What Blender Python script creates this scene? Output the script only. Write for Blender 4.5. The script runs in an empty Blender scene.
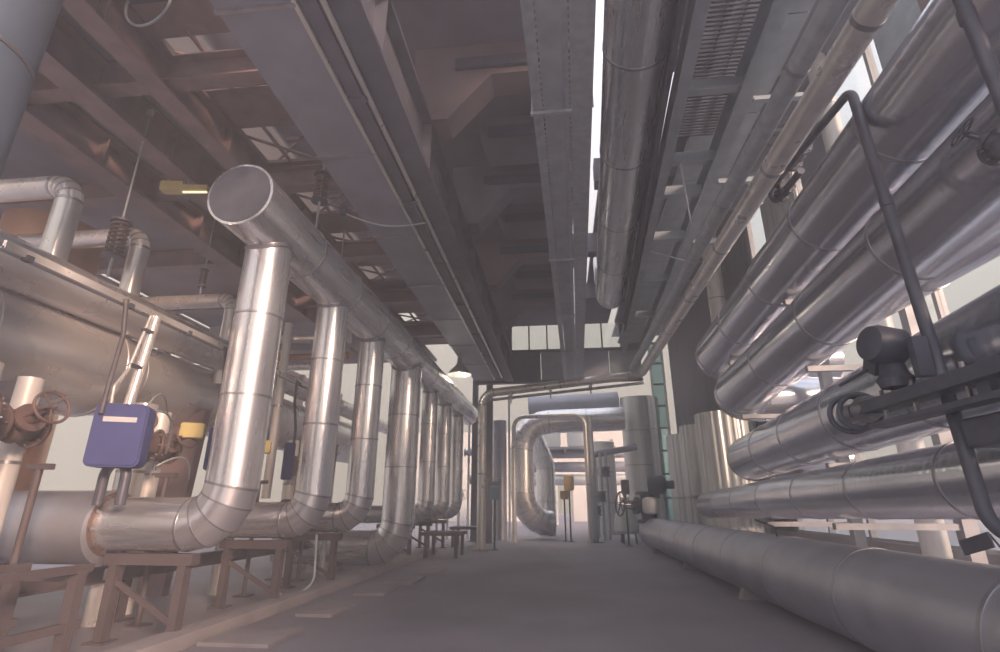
import bpy, bmesh, math, random
from mathutils import Vector, Matrix
random.seed(7)
sc = bpy.context.scene
col = sc.collection
R = math.radians
HAZE = 0.027
NTH = ['nearest','second','third','fourth','fifth','sixth','seventh','eighth','farthest']

# ------------------------------------------------------------------ camera, world, sun, exposure
cam_d = bpy.data.cameras.new('camera'); cam = bpy.data.objects.new('camera', cam_d); col.objects.link(cam)
cam_d.sensor_width = 36.0; cam_d.lens = 36.0 * 525.0 / 1000.0
cam_d.clip_start = 0.05; cam_d.clip_end = 400
cam.location = (0, 0, 1.2)
cam.rotation_euler = (R(90 + 18.85), 0, R(6.3))
sc.camera = cam

world = bpy.data.worlds.new('overcast_sky'); sc.world = world; world.use_nodes = True
wn = world.node_tree.nodes; wl = world.node_tree.links
bg = wn['Background']
# overcast sky: cream at the horizon, three times as bright and cooler towards the zenith (CIE overcast law)
tcw = wn.new('ShaderNodeTexCoord'); sep = wn.new('ShaderNodeSeparateXYZ'); wl.new(tcw.outputs['Generated'], sep.inputs[0])
rampw = wn.new('ShaderNodeValToRGB'); wl.new(sep.outputs['Z'], rampw.inputs['Fac'])
rampw.color_ramp.elements[0].position = 0.0; rampw.color_ramp.elements[0].color = (0.50, 0.44, 0.395, 1)
rampw.color_ramp.elements[1].position = 1.0; rampw.color_ramp.elements[1].color = (1.35, 1.38, 1.62, 1)
e = rampw.color_ramp.elements.new(0.3); e.color = (0.66, 0.61, 0.58, 1)
wl.new(rampw.outputs['Color'], bg.inputs['Color']); bg.inputs['Strength'].default_value = 1.0

sun_d = bpy.data.lights.new('evening_sun', 'SUN'); sun = bpy.data.objects.new('evening_sun', sun_d); col.objects.link(sun)
sun_d.energy = 3.6; sun_d.color = (1.0, 0.68, 0.52); sun_d.angle = R(9)
sun.rotation_euler = Vector((-0.66, 0.75, -0.30)).to_track_quat('-Z', 'Y').to_euler()

vs = sc.view_settings
vs.view_transform = 'Standard'; vs.look = 'None'; vs.gamma = 1.0; vs.exposure = 0.48; vs.use_curve_mapping = False

# ------------------------------------------------------------------ materials
MATS = {}
def mat(name, c, metal=0.0, rough=0.5, var=0.12, scale=3.0, bump=0.0, bscale=20.0, streak=None, dirt=None, ring=0.0):
    m = bpy.data.materials.new(name); m.use_nodes = True
    nt = m.node_tree; n = nt.nodes; l = nt.links
    b = n['Principled BSDF']
    b.inputs['Metallic'].default_value = metal
    tc = n.new('ShaderNodeTexCoord')
    mp = n.new('ShaderNodeMapping'); l.new(tc.outputs['Object'], mp.inputs['Vector'])
    if streak: mp.inputs['Scale'].default_value = streak
    no = n.new('ShaderNodeTexNoise'); no.inputs['Scale'].default_value = scale; no.inputs['Detail'].default_value = 5
    l.new(mp.outputs['Vector'], no.inputs['Vector'])
    cr = n.new('ShaderNodeValToRGB')
    d = dirt if dirt else tuple(x * (1 - 2.2 * var) for x in c)
    cr.color_ramp.elements[0].position = 0.3; cr.color_ramp.elements[0].color = (*d, 1)
    cr.color_ramp.elements[1].position = 0.62; cr.color_ramp.elements[1].color = (*c, 1)
    l.new(no.outputs['Fac'], cr.inputs['Fac']); l.new(cr.outputs['Color'], b.inputs['Base Color'])
    mr = n.new('ShaderNodeMapRange'); mr.inputs['To Min'].default_value = rough * 1.2; mr.inputs['To Max'].default_value = rough * 0.85
    l.new(no.outputs['Fac'], mr.inputs['Value']); l.new(mr.outputs['Result'], b.inputs['Roughness'])
    if bump:
        n2 = n.new('ShaderNodeTexNoise'); n2.inputs['Scale'].default_value = bscale; n2.inputs['Detail'].default_value = 3
        l.new(tc.outputs['Object'], n2.inputs['Vector'])
        h = n2.outputs['Fac']
        if ring:
            w = n.new('ShaderNodeTexWave'); w.bands_direction = 'Y'; w.inputs['Scale'].default_value = ring
            w.inputs['Distortion'].default_value = 1.2; w.inputs['Detail'].default_value = 1
            l.new(tc.outputs['Object'], w.inputs['Vector'])
            ad = n.new('ShaderNodeMath'); ad.operation = 'MULTIPLY_ADD'; ad.inputs[1].default_value = 0.25
            l.new(w.outputs['Fac'], ad.inputs[0]); l.new(h, ad.inputs[2]); h = ad.outputs[0]
        bp = n.new('ShaderNodeBump'); bp.inputs['Strength'].default_value = bump; bp.inputs['Distance'].default_value = 0.02
        l.new(h, bp.inputs['Height']); l.new(bp.outputs['Normal'], b.inputs['Normal'])
    MATS[name] = m
    return m

for nm_, st_ in (('aluminium_jacket', (5, 5, 0.35)), ('aluminium_jacket_lengthwise', (5, 0.35, 5)), ('aluminium_jacket_crosswise', (0.35, 5, 5))):
    mat(nm_, (0.86, 0.87, 0.91), 0.86, 0.27, 0.05, 2.4, 0.035, 2.5, streak=st_)
mat('aluminium_elbow', (0.86, 0.87, 0.91), 0.86, 0.27, 0.03, 1.2, 0.0)
mat('rippled_jacket', (0.78, 0.80, 0.88), 0.92, 0.20, 0.05, 1.5, 0.16, 5.0, ring=3.2)
mat('floor_pipe_jacket', (0.56, 0.57, 0.64), 0.75, 0.42, 0.08, 2.0, 0.12, 4.0, ring=2.0)
mat('tank_jacket', (0.88, 0.85, 0.85), 0.68, 0.27, 0.04, 1.2, 0.015, 2.0)
mat('blue_grey_jacket', (0.27, 0.34, 0.45), 0.6, 0.42, 0.06, 2.0, 0.05, 4.0)
mat('seam_metal', (0.50, 0.50, 0.54), 0.85, 0.35, 0.10, 6.0)
mat('bright_steel', (0.86, 0.84, 0.82), 0.6, 0.28, 0.05, 5.0)
mat('galvanised', (0.56, 0.61, 0.66), 0.5, 0.48, 0.09, 9.0, 0.05, 30.0)
mat('painted_channel', (0.43, 0.48, 0.53), 0.2, 0.5, 0.10, 4.0)
mat('duct_sheet', (0.38, 0.40, 0.48), 0.35, 0.48, 0.07, 2.0, 0.06, 2.0)
mat('dark_steel', (0.16, 0.165, 0.215), 0.2, 0.55, 0.10, 4.0)
mat('trestle_steel', (0.15, 0.12, 0.13), 0.2, 0.6, 0.12, 3.0)
mat('oxide_steel', (0.33, 0.23, 0.235), 0.1, 0.6, 0.10, 3.0, dirt=(0.22, 0.17, 0.18))
mat('deck', (0.27, 0.26, 0.31), 0.05, 0.7, 0.10, 1.2, 0.08, 6.0, dirt=(0.2, 0.185, 0.22))
mat('deck_red', (0.33, 0.27, 0.29), 0.05, 0.7, 0.10, 1.0, 0.08, 6.0, dirt=(0.25, 0.19, 0.2))
mat('concrete', (0.31, 0.29, 0.335), 0.0, 0.62, 0.10, 0.7, 0.15, 9.0, dirt=(0.25, 0.23, 0.265))
mat('kerb_concrete', (0.36, 0.33, 0.35), 0.0, 0.75, 0.10, 2.0, 0.2, 12.0)
mat('dark_valve', (0.13, 0.135, 0.175), 0.3, 0.45, 0.12, 6.0)
mat('rusty_valve', (0.22, 0.15, 0.14), 0.3, 0.55, 0.15, 7.0)
mat('blue_paint', (0.07, 0.085, 0.27), 0.0, 0.55, 0.06, 5.0)
mat('pale_blue_paint', (0.27, 0.40, 0.55), 0.0, 0.4, 0.06, 5.0)
mat('label_white', (0.72, 0.72, 0.75), 0.0, 0.5, 0.04, 9.0)
mat('yellow_paint', (0.74, 0.62, 0.26), 0.0, 0.5, 0.06, 6.0)
mat('black_hose', (0.12, 0.11, 0.13), 0.0, 0.45, 0.08, 8.0)
mat('copper_clad', (0.72, 0.46, 0.33), 0.7, 0.35, 0.10, 2.0)
mat('dark_cladding', (0.10, 0.10, 0.135), 0.1, 0.7, 0.08, 1.0, streak=(1, 1, 0.2))
mat('silver_cladding', (0.84, 0.86, 0.86), 0.45, 0.36, 0.07, 2.0, streak=(3, 3, 0.15))
mat('white_cladding', (0.88, 0.87, 0.86), 0.2, 0.45, 0.05, 1.0)
mat('window_frame', (0.42, 0.43, 0.47), 0.3, 0.5, 0.08, 5.0)
mat('facade', (0.74, 0.67, 0.60), 0.0, 0.8, 0.06, 0.6)
mat('facade_glass', (0.22, 0.28, 0.34), 0.2, 0.25, 0.05, 1.0)
mat('amber_paint', (0.72, 0.52, 0.28), 0.0, 0.5, 0.08, 5.0)

def glass(name, tint, gl=0.12):
    m = bpy.data.materials.new(name); m.use_nodes = True
    n = m.node_tree.nodes; l = m.node_tree.links
    n.remove(n['Principled BSDF'])
    t = n.new('ShaderNodeBsdfTransparent'); t.inputs['Color'].default_value = (*tint, 1)
    g = n.new('ShaderNodeBsdfGlossy'); g.inputs['Roughness'].default_value = 0.08; g.inputs['Color'].default_value = (*tint, 1)
    mx = n.new('ShaderNodeMixShader'); mx.inputs[0].default_value = gl
    l.new(t.outputs[0], mx.inputs[1]); l.new(g.outputs[0], mx.inputs[2]); l.new(mx.outputs[0], n['Material Output'].inputs['Surface'])
    MATS[name] = m
glass('clear_glass', (0.93, 0.95, 0.95), 0.06)
glass('dirty_glass', (0.90, 0.82, 0.74), 0.05)
glass('teal_glass', (0.60, 0.78, 0.79), 0.3)

def lampmat(name, c, s):
    m = bpy.data.materials.new(name); m.use_nodes = True
    b = m.node_tree.nodes['Principled BSDF']; b.inputs['Base Color'].default_value = (*c, 1)
    b.inputs['Emission Color'].default_value = (*c, 1); b.inputs['Emission Strength'].default_value = s
    MATS[name] = m
lampmat('lamp_glow', (0.95, 0.86, 0.62), 0.8)

# ------------------------------------------------------------------ helpers
def tag(o, label=None, cat=None, group=None, kind=None):
    if label: o['label'] = label
    if cat: o['category'] = cat
    if group: o['group'] = group
    if kind: o['kind'] = kind
    return o

def thing(name, label, cat, loc=(0, 0, 0), group=None, rz=0.0):
    o = bpy.data.objects.new(name, None); o.empty_display_size = 0.1
    col.objects.link(o); o.location = loc; o.rotation_euler = (0, 0, rz)
    return tag(o, label, cat, group)

def link(name, me, m, parent=None, smooth=False):
    if m is not None and not me.materials: me.materials.append(MATS[m])
    if smooth:
        me.polygons.foreach_set('use_smooth', [True] * len(me.polygons))
    o = bpy.data.objects.new(name, me); col.objects.link(o)
    if parent is not None: o.parent = parent
    return o

def sharp(me, ang=40):
    try: me.set_sharp_from_angle(angle=R(ang))
    except Exception: pass

class MB:
    """collects shapes; build() links them as one mesh object (optionally shifted by -origin)"""
    def __init__(s): s.v = []; s.f = []
    def add(s, vs_, fs):
        k = len(s.v); s.v += [tuple(v) for v in vs_]; s.f += [tuple(i + k for i in f) for f in fs]; return s
    def box(s, c, d, M=None):
        x, y, z = d[0] / 2, d[1] / 2, d[2] / 2
        vs_ = [Vector((a * x, b * y, e * z)) for a in (-1, 1) for b in (-1, 1) for e in (-1, 1)]
        if M is not None: vs_ = [M @ v for v in vs_]
        vs_ = [v + Vector(c) for v in vs_]
        return s.add(vs_, [(0, 1, 3, 2), (4, 6, 7, 5), (0, 4, 5, 1), (2, 3, 7, 6), (0, 2, 6, 4), (1, 5, 7, 3)])
    def bx(s, x0, x1, y0, y1, z0, z1):
        return s.box(((x0 + x1) / 2, (y0 + y1) / 2, (z0 + z1) / 2), (abs(x1 - x0), abs(y1 - y0), abs(z1 - z0)))
    def tube(s, p0, p1, r0, r1=None, n=16, cap=True):
        r1 = r0 if r1 is None else r1
        p0 = Vector(p0); p1 = Vector(p1); d = (p1 - p0).normalized()
        a = d.orthogonal().normalized(); b = d.cross(a)
        ring = lambda p, r: [p + (a * math.cos(2 * math.pi * i / n) + b * math.sin(2 * math.pi * i / n)) * r for i in range(n)]
        fs = [(i, (i + 1) % n, n + (i + 1) % n, n + i) for i in range(n)]
        if cap: fs += [tuple(range(n))[::-1], tuple(range(n, 2 * n))]
        return s.add(ring(p0, r0) + ring(p1, r1), fs)
    def lathe(s, p, axis, prof, n=24, cap=True):
        """prof: list of (distance along axis, radius)"""
        p = Vector(p); d = Vector(axis).normalized(); a = d.orthogonal().normalized(); b = d.cross(a)
        vs_ = []; fs = []
        for (t, r) in prof:
            vs_ += [p + d * t + (a * math.cos(2 * math.pi * i / n) + b * math.sin(2 * math.pi * i / n)) * max(r, 1e-4) for i in range(n)]
        for k in range(len(prof) - 1):
            for i in range(n):
                j = (i + 1) % n
                fs.append((k * n + i, k * n + j, (k + 1) * n + j, (k + 1) * n + i))
        if cap:
            fs.append(tuple(range(n))[::-1]); fs.append(tuple(range((len(prof) - 1) * n, len(prof) * n)))
        return s.add(vs_, fs)
    def torus(s, c, axis, R_, r, n=28, k=8):
        c = Vector(c); d = Vector(axis).normalized(); a = d.orthogonal().normalized(); b = d.cross(a)
        vs_ = []; fs = []
        for i in range(n):
            t = 2 * math.pi * i / n; e = a * math.cos(t) + b * math.sin(t)
            for j in range(k):
                u = 2 * math.pi * j / k
                vs_.append(c + e * (R_ + r * math.cos(u)) + d * (r * math.sin(u)))
        for i in range(n):
            for j in range(k):
                fs.append((i * k + j, ((i + 1) % n) * k + j, ((i + 1) % n) * k + (j + 1) % k, i * k + (j + 1) % k))
        return s.add(vs_, fs)
    def path(s, pts, r, n=12, cap=True):
        rings, _ = sweep(pts, r, n)
        vs_ = [v for rg in rings for v in rg]; fs = []
        for k in range(len(rings) - 1):
            for i in range(n):
                j = (i + 1) % n; fs.append((k * n + i, k * n + j, (k + 1) * n + j, (k + 1) * n + i))
        if cap: fs += [tuple(range(n))[::-1], tuple(range((len(rings) - 1) * n, len(rings) * n))]
        return s.add(vs_, fs)
    def prism(s, poly, axis, t0, t1):
        """poly of 2D points extruded along axis 'x','y' or 'z'"""
        n = len(poly)
        mk = {'y': lambda p, t: (p[0], t, p[1]), 'x': lambda p, t: (t, p[0], p[1]), 'z': lambda p, t: (p[0], p[1], t)}[axis]
        vs_ = [mk(p, t0) for p in poly] + [mk(p, t1) for p in poly]
        fs = [(i, (i + 1) % n, n + (i + 1) % n, n + i) for i in range(n)] + [tuple(range(n))[::-1], tuple(range(n, 2 * n))]
        return s.add(vs_, fs)
    def build(s, name, m, parent=None, origin=(0, 0, 0), smooth=False, bevel=0.0, loc=None):
        me = bpy.data.meshes.new(name)
        o_ = Vector(origin)
        me.from_pydata([tuple(Vector(v) - o_) for v in s.v], [], s.f)
        bm = bmesh.new(); bm.from_mesh(me)
        bmesh.ops.recalc_face_normals(bm, faces=bm.faces)
        if bevel:
            bmesh.ops.bevel(bm, geom=list(bm.edges), offset=bevel, segments=2, affect='EDGES', profile=0.7)
        bm.to_mesh(me); bm.free(); me.update()
        o = link(name, me, m, parent, smooth or bevel > 0)
        if smooth or bevel: sharp(me, 38)
        if loc is not None: o.location = loc
        return o

def corner_path(pts, bend, k=5):
    """polyline with rounded corners -> list of (point, kind) kind: 's' starts a straight, 'b' inside a bend"""
    pts = [Vector(p) for p in pts]; out = [(pts[0], 's')]
    for i in range(1, len(pts) - 1):
        a = (pts[i - 1] - pts[i]); b = (pts[i + 1] - pts[i]); la, lb = a.length, b.length
        a.normalize(); b.normalize()
        th = math.pi - a.angle(b)
        t = min(bend * math.tan(th / 2), la * 0.49 if i > 1 else la * 0.98, lb * 0.49 if i < len(pts) - 2 else lb * 0.98)
        Rr = t / math.tan(th / 2)
        c = pts[i] + (a + b).normalized() * (Rr / math.cos(th / 2))
        s0 = pts[i] + a * t - c; ax = s0.cross(pts[i] + b * t - c).normalized()
        for q in range(k + 1):
            out.append((c + Matrix.Rotation(th * q / k, 3, ax) @ s0, 'b' if q < k else 's'))
    out.append((pts[-1], 's'))
    return out

def sweep(pts, r, n):
    """rings (mitred) along points"""
    pts = [Vector(p) for p in pts]; m = len(pts); rings = []
    T = [(pts[i + 1] - pts[i]).normalized() for i in range(m - 1)]
    a = T[0].orthogonal().normalized()
    up = Vector((0, 0, 1))
    if abs(T[0].dot(up)) < 0.9: a = (up - T[0] * up.dot(T[0])).normalized()
    for i in range(m):
        if i == 0: d = T[0]; nrm = d
        elif i == m - 1: d = T[-1]; nrm = d
        else:
            nrm = (T[i - 1] + T[i]).normalized(); d = T[i - 1]
        if i > 1 or (i == 1 and m > 2):
            dprev = T[i - 1]
            a = (a - dprev * a.dot(dprev)).normalized()
        d = T[max(i - 1, 0)]
        b = d.cross(a)
        rg = []
        for q in range(n):
            o = (a * math.cos(2 * math.pi * q / n) + b * math.sin(2 * math.pi * q / n)) * (r if not isinstance(r, (list, tuple)) else r[i])
            o = o - d * (o.dot(nrm) / max(d.dot(nrm), 0.2))      # project on the mitre plane
            rg.append(pts[i] + o)
        rings.append(rg)
    return rings, T

def smooth_pts(pts, bend=0.1, k=6):
    return [p for p, _ in corner_path(pts, bend, k)]

def pipe(name, label, pts, r, m='aluminium_jacket', bend=None, sec=1.1, band='seam_metal', n=36, cat='pipe', group=None,
         caps=(False, False), k=4, bandw=0.035, lip=1.012, origin=None):
    """insulated pipe: every jacket sheet, elbow mitre and seam band is a part"""
    bend = 1.5 * r if bend is None else bend
    pp = corner_path(pts, bend, k) if len(pts) > 2 else [(Vector(pts[0]), 's'), (Vector(pts[1]), 's')]
    zs = min(p.z for p, _ in pp)
    o0 = Vector(pts[0]) if origin is None else Vector(origin)
    t = thing(name, label, cat, o0, group)
    full = [pp[0][0]]; kinds = []
    for i in range(len(pp) - 1):
        a, b = pp[i][0], pp[i + 1][0]
        if (b - a).length < 1e-4: continue
        if pp[i][1] == 'b': full.append(b); kinds.append('b')
        else:
            L = (b - a).length; q = max(1, round(L / sec))
            for j in range(1, q + 1): full.append(a.lerp(b, j / q)); kinds.append('s')
    rings, T = sweep(full, r, n)
    for i, kd in enumerate(kinds):
        c0 = full[i]; c1 = full[i + 1]
        rg0 = [c0 + (v - c0) * 1.0 for v in rings[i]]; rg1 = [c1 + (v - c1) * lip for v in rings[i + 1]]
        mb = MB(); mb.add(rg0 + rg1, [(q, (q + 1) % n, n + (q + 1) % n, n + q) for q in range(n)])
        if i == 0: mb.add(rg0, [tuple(range(n))[::-1]])
        if i == len(kinds) - 1: mb.add(rg1, [tuple(range(n))])
        d_ = T[i]; mi = m
        if m == 'aluminium_jacket' and abs(d_.z) < .7: mi = 'aluminium_jacket_lengthwise' if abs(d_.y) > abs(d_.x) else 'aluminium_jacket_crosswise'
        if m == 'aluminium_jacket' and kd == 'b': mi = 'aluminium_elbow'
        mb.build('jacket_section' if kd == 's' else 'elbow_segment', mi, t, o0, smooth=True)
        if i > 0 and band and (kd == 's' or kinds[i - 1] == 's') and bandw:
            d = T[i]; mb = MB()
            mb.lathe(c0 - d * bandw / 2, d, [(0, r * 1.0), (0, r * 1.02 + .003), (bandw, r * 1.02 + .003), (bandw, r * 1.0)], n, cap=False)
            mb.build('seam_band', band, t, o0, smooth=True)
        elif i > 0 and band and bandw and kd == 'b':
            d = (T[i - 1] + T[i]).normalized(); w_ = bandw * .35
            q0 = [c0 + (v - c0) * 1.0 for v in rings[i]]; q1 = [c0 + (v - c0) * 1.02 - d * w_ for v in rings[i]]; q2 = [c0 + (v - c0) * 1.02 + d * w_ for v in rings[i]]
            MB().add(q0 + q1 + q2 + q0, [(k_ * n + q, k_ * n + (q + 1) % n, (k_ + 1) * n + (q + 1) % n, (k_ + 1) * n + q) for k_ in range(3) for q in range(n)]).build('seam_band', band, t, o0, smooth=True)
    for e, yes in zip((0, -1), caps):
        if yes:
            d = T[e] * (-1 if e == 0 else 1)
            MB().lathe(full[e], d, [(0, r * 1.012), (0.03, r * 1.012), (0.034, r * 0.99), (0.036, 0.0)], n, cap=False).build('end_cap', m, t, o0, smooth=True)
    return t

def thin_pipe(name, label, pts, r, m, bend=0.12, cat='pipe', group=None, couplings=(), n=12):
    o0 = Vector(pts[0]); t = thing(name, label, cat, o0, group)
    MB().path(smooth_pts(pts, bend, 7) if len(pts) > 2 else pts, r, n).build('tube', m, t, o0, smooth=True)
    for (p, d) in couplings:
        MB().lathe(Vector(p) - Vector(d).normalized() * r * 1.4, d, [(0, r * 1.0), (0.004, r * 1.18), (r * 2.4, r * 1.18), (r * 2.4 + .004, r * 1.0)], n).build('coupling', m, t, o0, smooth=True)
    return t

def flange(t, o0, p, d, r, m='dark_valve', th=0.05, bolts=8):
    d = Vector(d).normalized(); p = Vector(p)
    f = MB().lathe(p - d * th / 2, d, [(0, r * 0.98), (0.006, r), (th - .006, r), (th, r * 0.98)], 28).build('flange', m, t, o0, smooth=True)
    a = d.orthogonal().normalized(); b = d.cross(a)
    for i in range(bolts):
        an = 2 * math.pi * i / bolts
        q = p + (a * math.cos(an) + b * math.sin(an)) * r * 0.86
        MB().tube(q - d * (th / 2 + .02), q + d * (th / 2 + .02), r * 0.06, n=6).build('bolt', 'seam_metal', f, o0)
    return f

def handwheel(t, o0, c, d, r, m='dark_valve', tube=0.012, spokes=5):
    d = Vector(d).normalized(); c = Vector(c); a = d.orthogonal().normalized(); b = d.cross(a)
    w = MB().torus(c, d, r, tube).build('handwheel', m, t, o0, smooth=True)
    for i in range(spokes):
        an = 2 * math.pi * i / spokes
        MB().tube(c, c + (a * math.cos(an) + b * math.sin(an)) * r, tube * 0.7, n=8).build('spoke', m, w, o0, smooth=True)
    MB().lathe(c - d * .03, d, [(0, tube * 2), (.06, tube * 2)], 14).build('hub', m, w, o0, smooth=True)
    return w

def valve(name, label, p, axis, r, stem=(0, 0, 1), wheel=True, m='dark_valve', group=None, wr=None, length=None, motor=False):
    """flanged gate valve: body, two flanges with bolts, bonnet, yoke, stem, handwheel"""
    p = Vector(p); ax = Vector(axis).normalized(); st = Vector(stem).normalized(); L = length or r * 3.2
    t = thing(name, label, 'valve', p, group)
    MB().lathe(p - ax * L / 2, ax, [(0, r), (L * .2, r), (L * .35, r * 1.25), (L * .5, r * 1.4), (L * .65, r * 1.25), (L * .8, r), (L, r)], 24).build('body', m, t, p, smooth=True)
    flange(t, p, p - ax * L / 2, ax, r * 1.6, m, r * .3); flange(t, p, p + ax * L / 2, ax, r * 1.6, m, r * .3)
    MB().lathe(p, st, [(0, r * .9), (r * 1.6, r * .85), (r * 1.6, r * 1.15), (r * 1.9, r * 1.15), (r * 1.9, r * .6), (r * 2.4, r * .45)], 20).build('bonnet', m, t, p, smooth=True)
    y = MB()
    for s in (-1, 1):
        y.tube(p + st * r * 1.8 + ax * s * r * .55, p + st * r * 3.6 + ax * s * r * .35, r * .13, n=8)
    y.tube(p + st * r * 3.55 - ax * r * .45, p + st * r * 3.55 + ax * r * .45, r * .16, n=8)
    y.build('yoke', m, t, p, smooth=True)
    MB().tube(p + st * r * 2.2, p + st * r * 4.5, r * .12, n=10).build('stem', 'seam_metal', t, p, smooth=True)
    if wheel: handwheel(t, p, p + st * r * 4.1, st, wr or r * 1.5, m, r * .12)
    if motor:
        b = ax.cross(st).normalized()
        MB().lathe(p + st * r * 3.9 - b * r * 1.2, b, [(0, r * .6), (.02, r), (r * 2.2, r), (r * 2.5, r * .85), (r * 2.6, r * .3)], 22).build('actuator', m, t, p, smooth=True)
    return t

def ibeam(name, label, p0, p1, h, w, m, tf=0.03, tw=0.02, stiff=0, group=None, up=(0, 0, 1)):
    """I beam; p0-p1 run along the bottom flange's underside. Parts: flanges, web, stiffeners"""
    p0 = Vector(p0); p1 = Vector(p1); d = (p1 - p0); L = d.length; d.normalize(); z = Vector(up); s = d.cross(z).normalized(); z = s.cross(d)
    M = Matrix((s, d, z)).transposed()
    t = thing(name, label, 'beam', p0, group); mid = (p0 + p1) / 2
    for zz in (tf / 2, h - tf / 2):
        MB().box(mid + z * zz, (w, L, tf), M).build('flange', m, t, p0)
    MB().box(mid + z * h / 2, (tw, L, h - 2 * tf), M).build('web', m, t, p0)
    for i in range(stiff):
        q = p0 + d * L * (i + .5) / stiff + z * h / 2
        MB().box(q, (w * .95, 0.02, h - 2 * tf), M).build('stiffener', m, t, p0)
    return t

def spring_hanger(label, p, ztop, r=0.09, h=0.42, zbot=None):
    p = Vector(p); t = thing('spring_hanger', label, 'hanger', p, 'spring hangers')
    MB().lathe(p + Vector((0, 0, h)), (0, 0, 1), [(0, r * 1.15), (.03, r * 1.15)], 18).build('top_plate', 'dark_valve', t, p, smooth=True)
    MB().lathe(p, (0, 0, 1), [(0, r * 1.15), (.03, r * 1.15)], 18).build('bottom_plate', 'dark_valve', t, p, smooth=True)
    pts = []
    for i in range(7 * 12 + 1):
        a = 2 * math.pi * i / 12; pts.append(p + Vector((r * .85 * math.cos(a), r * .85 * math.sin(a), .04 + (h - .06) * i / 84)))
    MB().path(pts, r * .16, 6).build('spring', 'rusty_valve', t, p, smooth=True)
    MB().tube(p + Vector((0, 0, h * .2)), (p.x, p.y, ztop), .012, n=8).build('rod', 'galvanised', t, p, smooth=True)
    MB().box((p.x, p.y, ztop - .06), (.07, .05, .12)).build('clevis', 'galvanised', t, p)
    if zbot is not None:
        MB().tube((p.x, p.y, zbot), p + Vector((0, 0, .03)), .016, n=8).build('lower_rod', 'galvanised', t, p, smooth=True)
    return t

def rrect(w, h, r, n=5):
    out = []
    for cx, cz, a0 in ((w / 2 - r, h / 2 - r, 0), (-w / 2 + r, h / 2 - r, 90), (-w / 2 + r, -h / 2 + r, 180), (w / 2 - r, -h / 2 + r, 270)):
        out += [(cx + r * math.cos(R(a0 + 90 * q / n)), cz + r * math.sin(R(a0 + 90 * q / n))) for q in range(n + 1)]
    return out
def cabinet(name, label, c, d, m, rz=0.0, labelplate=True, post=None, group=None):
    c = Vector(c); t = thing(name, label, 'box', c, group, rz); rr_ = min(d[0], d[2]) * .14
    MB().prism(rrect(d[0], d[2], rr_), 'y', -d[1] / 2, d[1] / 2).build('case', m, t, smooth=True)
    MB().prism(rrect(d[0] * .93, d[2] * .94, rr_ * .9), 'y', -d[1] / 2 - .014, -d[1] / 2).build('lid', m, t, smooth=True)
    if labelplate:
        MB().box((0, -d[1] / 2 - .016, d[2] * .24), (d[0] * .62, .006, d[2] * .08)).build('name_plate', 'label_white', t)
    if post is not None:
        MB().tube((0, d[1] * .3, post - c.z), (0, d[1] * .3, 0), .03, n=12).build('post', 'dark_valve', t, smooth=True)
        MB().box((0, d[1] * .3, post - c.z + .01), (.22, .22, .02)).build('foot_plate', 'dark_valve', t)
    return t

# ------------------------------------------------------------------ the setting
fl = MB().bx(-14, 6.5, -4, 60, -0.2, 0).build('floor', 'concrete'); tag(fl, 'grey concrete floor of the hall walkway', 'floor', kind='structure')
for (x0, x1, y0, y1) in [(-3.30, -2.62, 5.05, 5.75), (-3.05, -2.62, 6.4, 7.3), (-2.95, -2.5, 7.9, 8.5), (-2.85, -2.4, 9.0, 9.9), (-2.7, -2.3, 10.6, 11.4)]:
    MB().bx(x0, x1, y0, y1, 0.0, 0.035).build('pale_slab', 'kerb_concrete', fl, bevel=.008)  # thin raised slabs, paler than the floor around them
kb = MB()
kb.bx(-3.6, -3.34, 2.0, 15.0, 0, 0.12)
tag(kb.build('trim_1', 'kerb_concrete', bevel=.01), 'low concrete kerb along the foot of the silver columns', 'kerb', kind='structure')

# ceiling deck over the walkway, in panels with two open slots
ce = thing('ceiling', 'dark reddish deck panels of the ceiling above the walkway', 'ceiling', (0, 0, 7.4)); ce['kind'] = 'structure'
for j in range(5):
    y0 = 3.2 + j * 3.0
    for (x0, x1) in ((-2.9, -0.74), (-0.74, 0.50), (1.00, 1.90), (2.14, 2.95)):
        MB().bx(x0, x1, y0 + .02, y0 + 2.98, 7.4, 7.52).build('deck_panel', random.choice(['deck', 'deck', 'deck_red']), ce, (0, 0, 7.4))
# left mezzanine deck
cl = thing('ceiling', 'dark red steel deck above the pipes on the left side', 'ceiling', (-6, 0, 6.5)); cl['kind'] = 'structure'
for j in range(7):
    y0 = 2.6 + j * 2.4
    for (x0, x1) in ((-10.8, -7.6), (-7.6, -6.35), (-5.85, -4.6), (-3.55, -2.9)):
        MB().bx(x0, x1, y0 + .015, y0 + 2.385, 6.5, 6.58).build('deck_panel', random.choice(['deck', 'deck_red', 'deck']), cl, (-6, 0, 6.5))

cu = thing('ceiling', 'cream upper ceiling added above the left deck slots to warm the bright gaps', 'ceiling', (-6, 8, 9.3)); cu['kind'] = 'structure'
for j in range(6): MB().bx(-8.5, -2.6, 2.6 + j * 2.8 + .01, 2.6 + j * 2.8 + 2.79, 9.3, 9.4).build('slot_backing_panel', 'facade', cu, (-6, 8, 9.3))  # panels added over the slots so the gaps glow cream instead of bluish sky

# left outer wall: cladding above an open base, posts
wlft = thing('wall_left', 'dark cladding of the far left wall above open bays', 'wall', (-10.9, 0, 0)); wlft['kind'] = 'structure'
for j in range(14):
    y0 = -4 + j * 2.0
    MB().bx(-11.0, -10.9, y0 + .01, y0 + 1.99, 6.0, 6.5).build('cladding_sheet', 'oxide_steel', wlft, (-10.9, 0, 0))
for j in range(8):
    y0 = -3 + j * 4.0
    MB().bx(-11.0, -10.75, y0 - .12, y0 + .12, 0, 6.5).build('post', 'oxide_steel', wlft, (-10.9, 0, 0))

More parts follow.
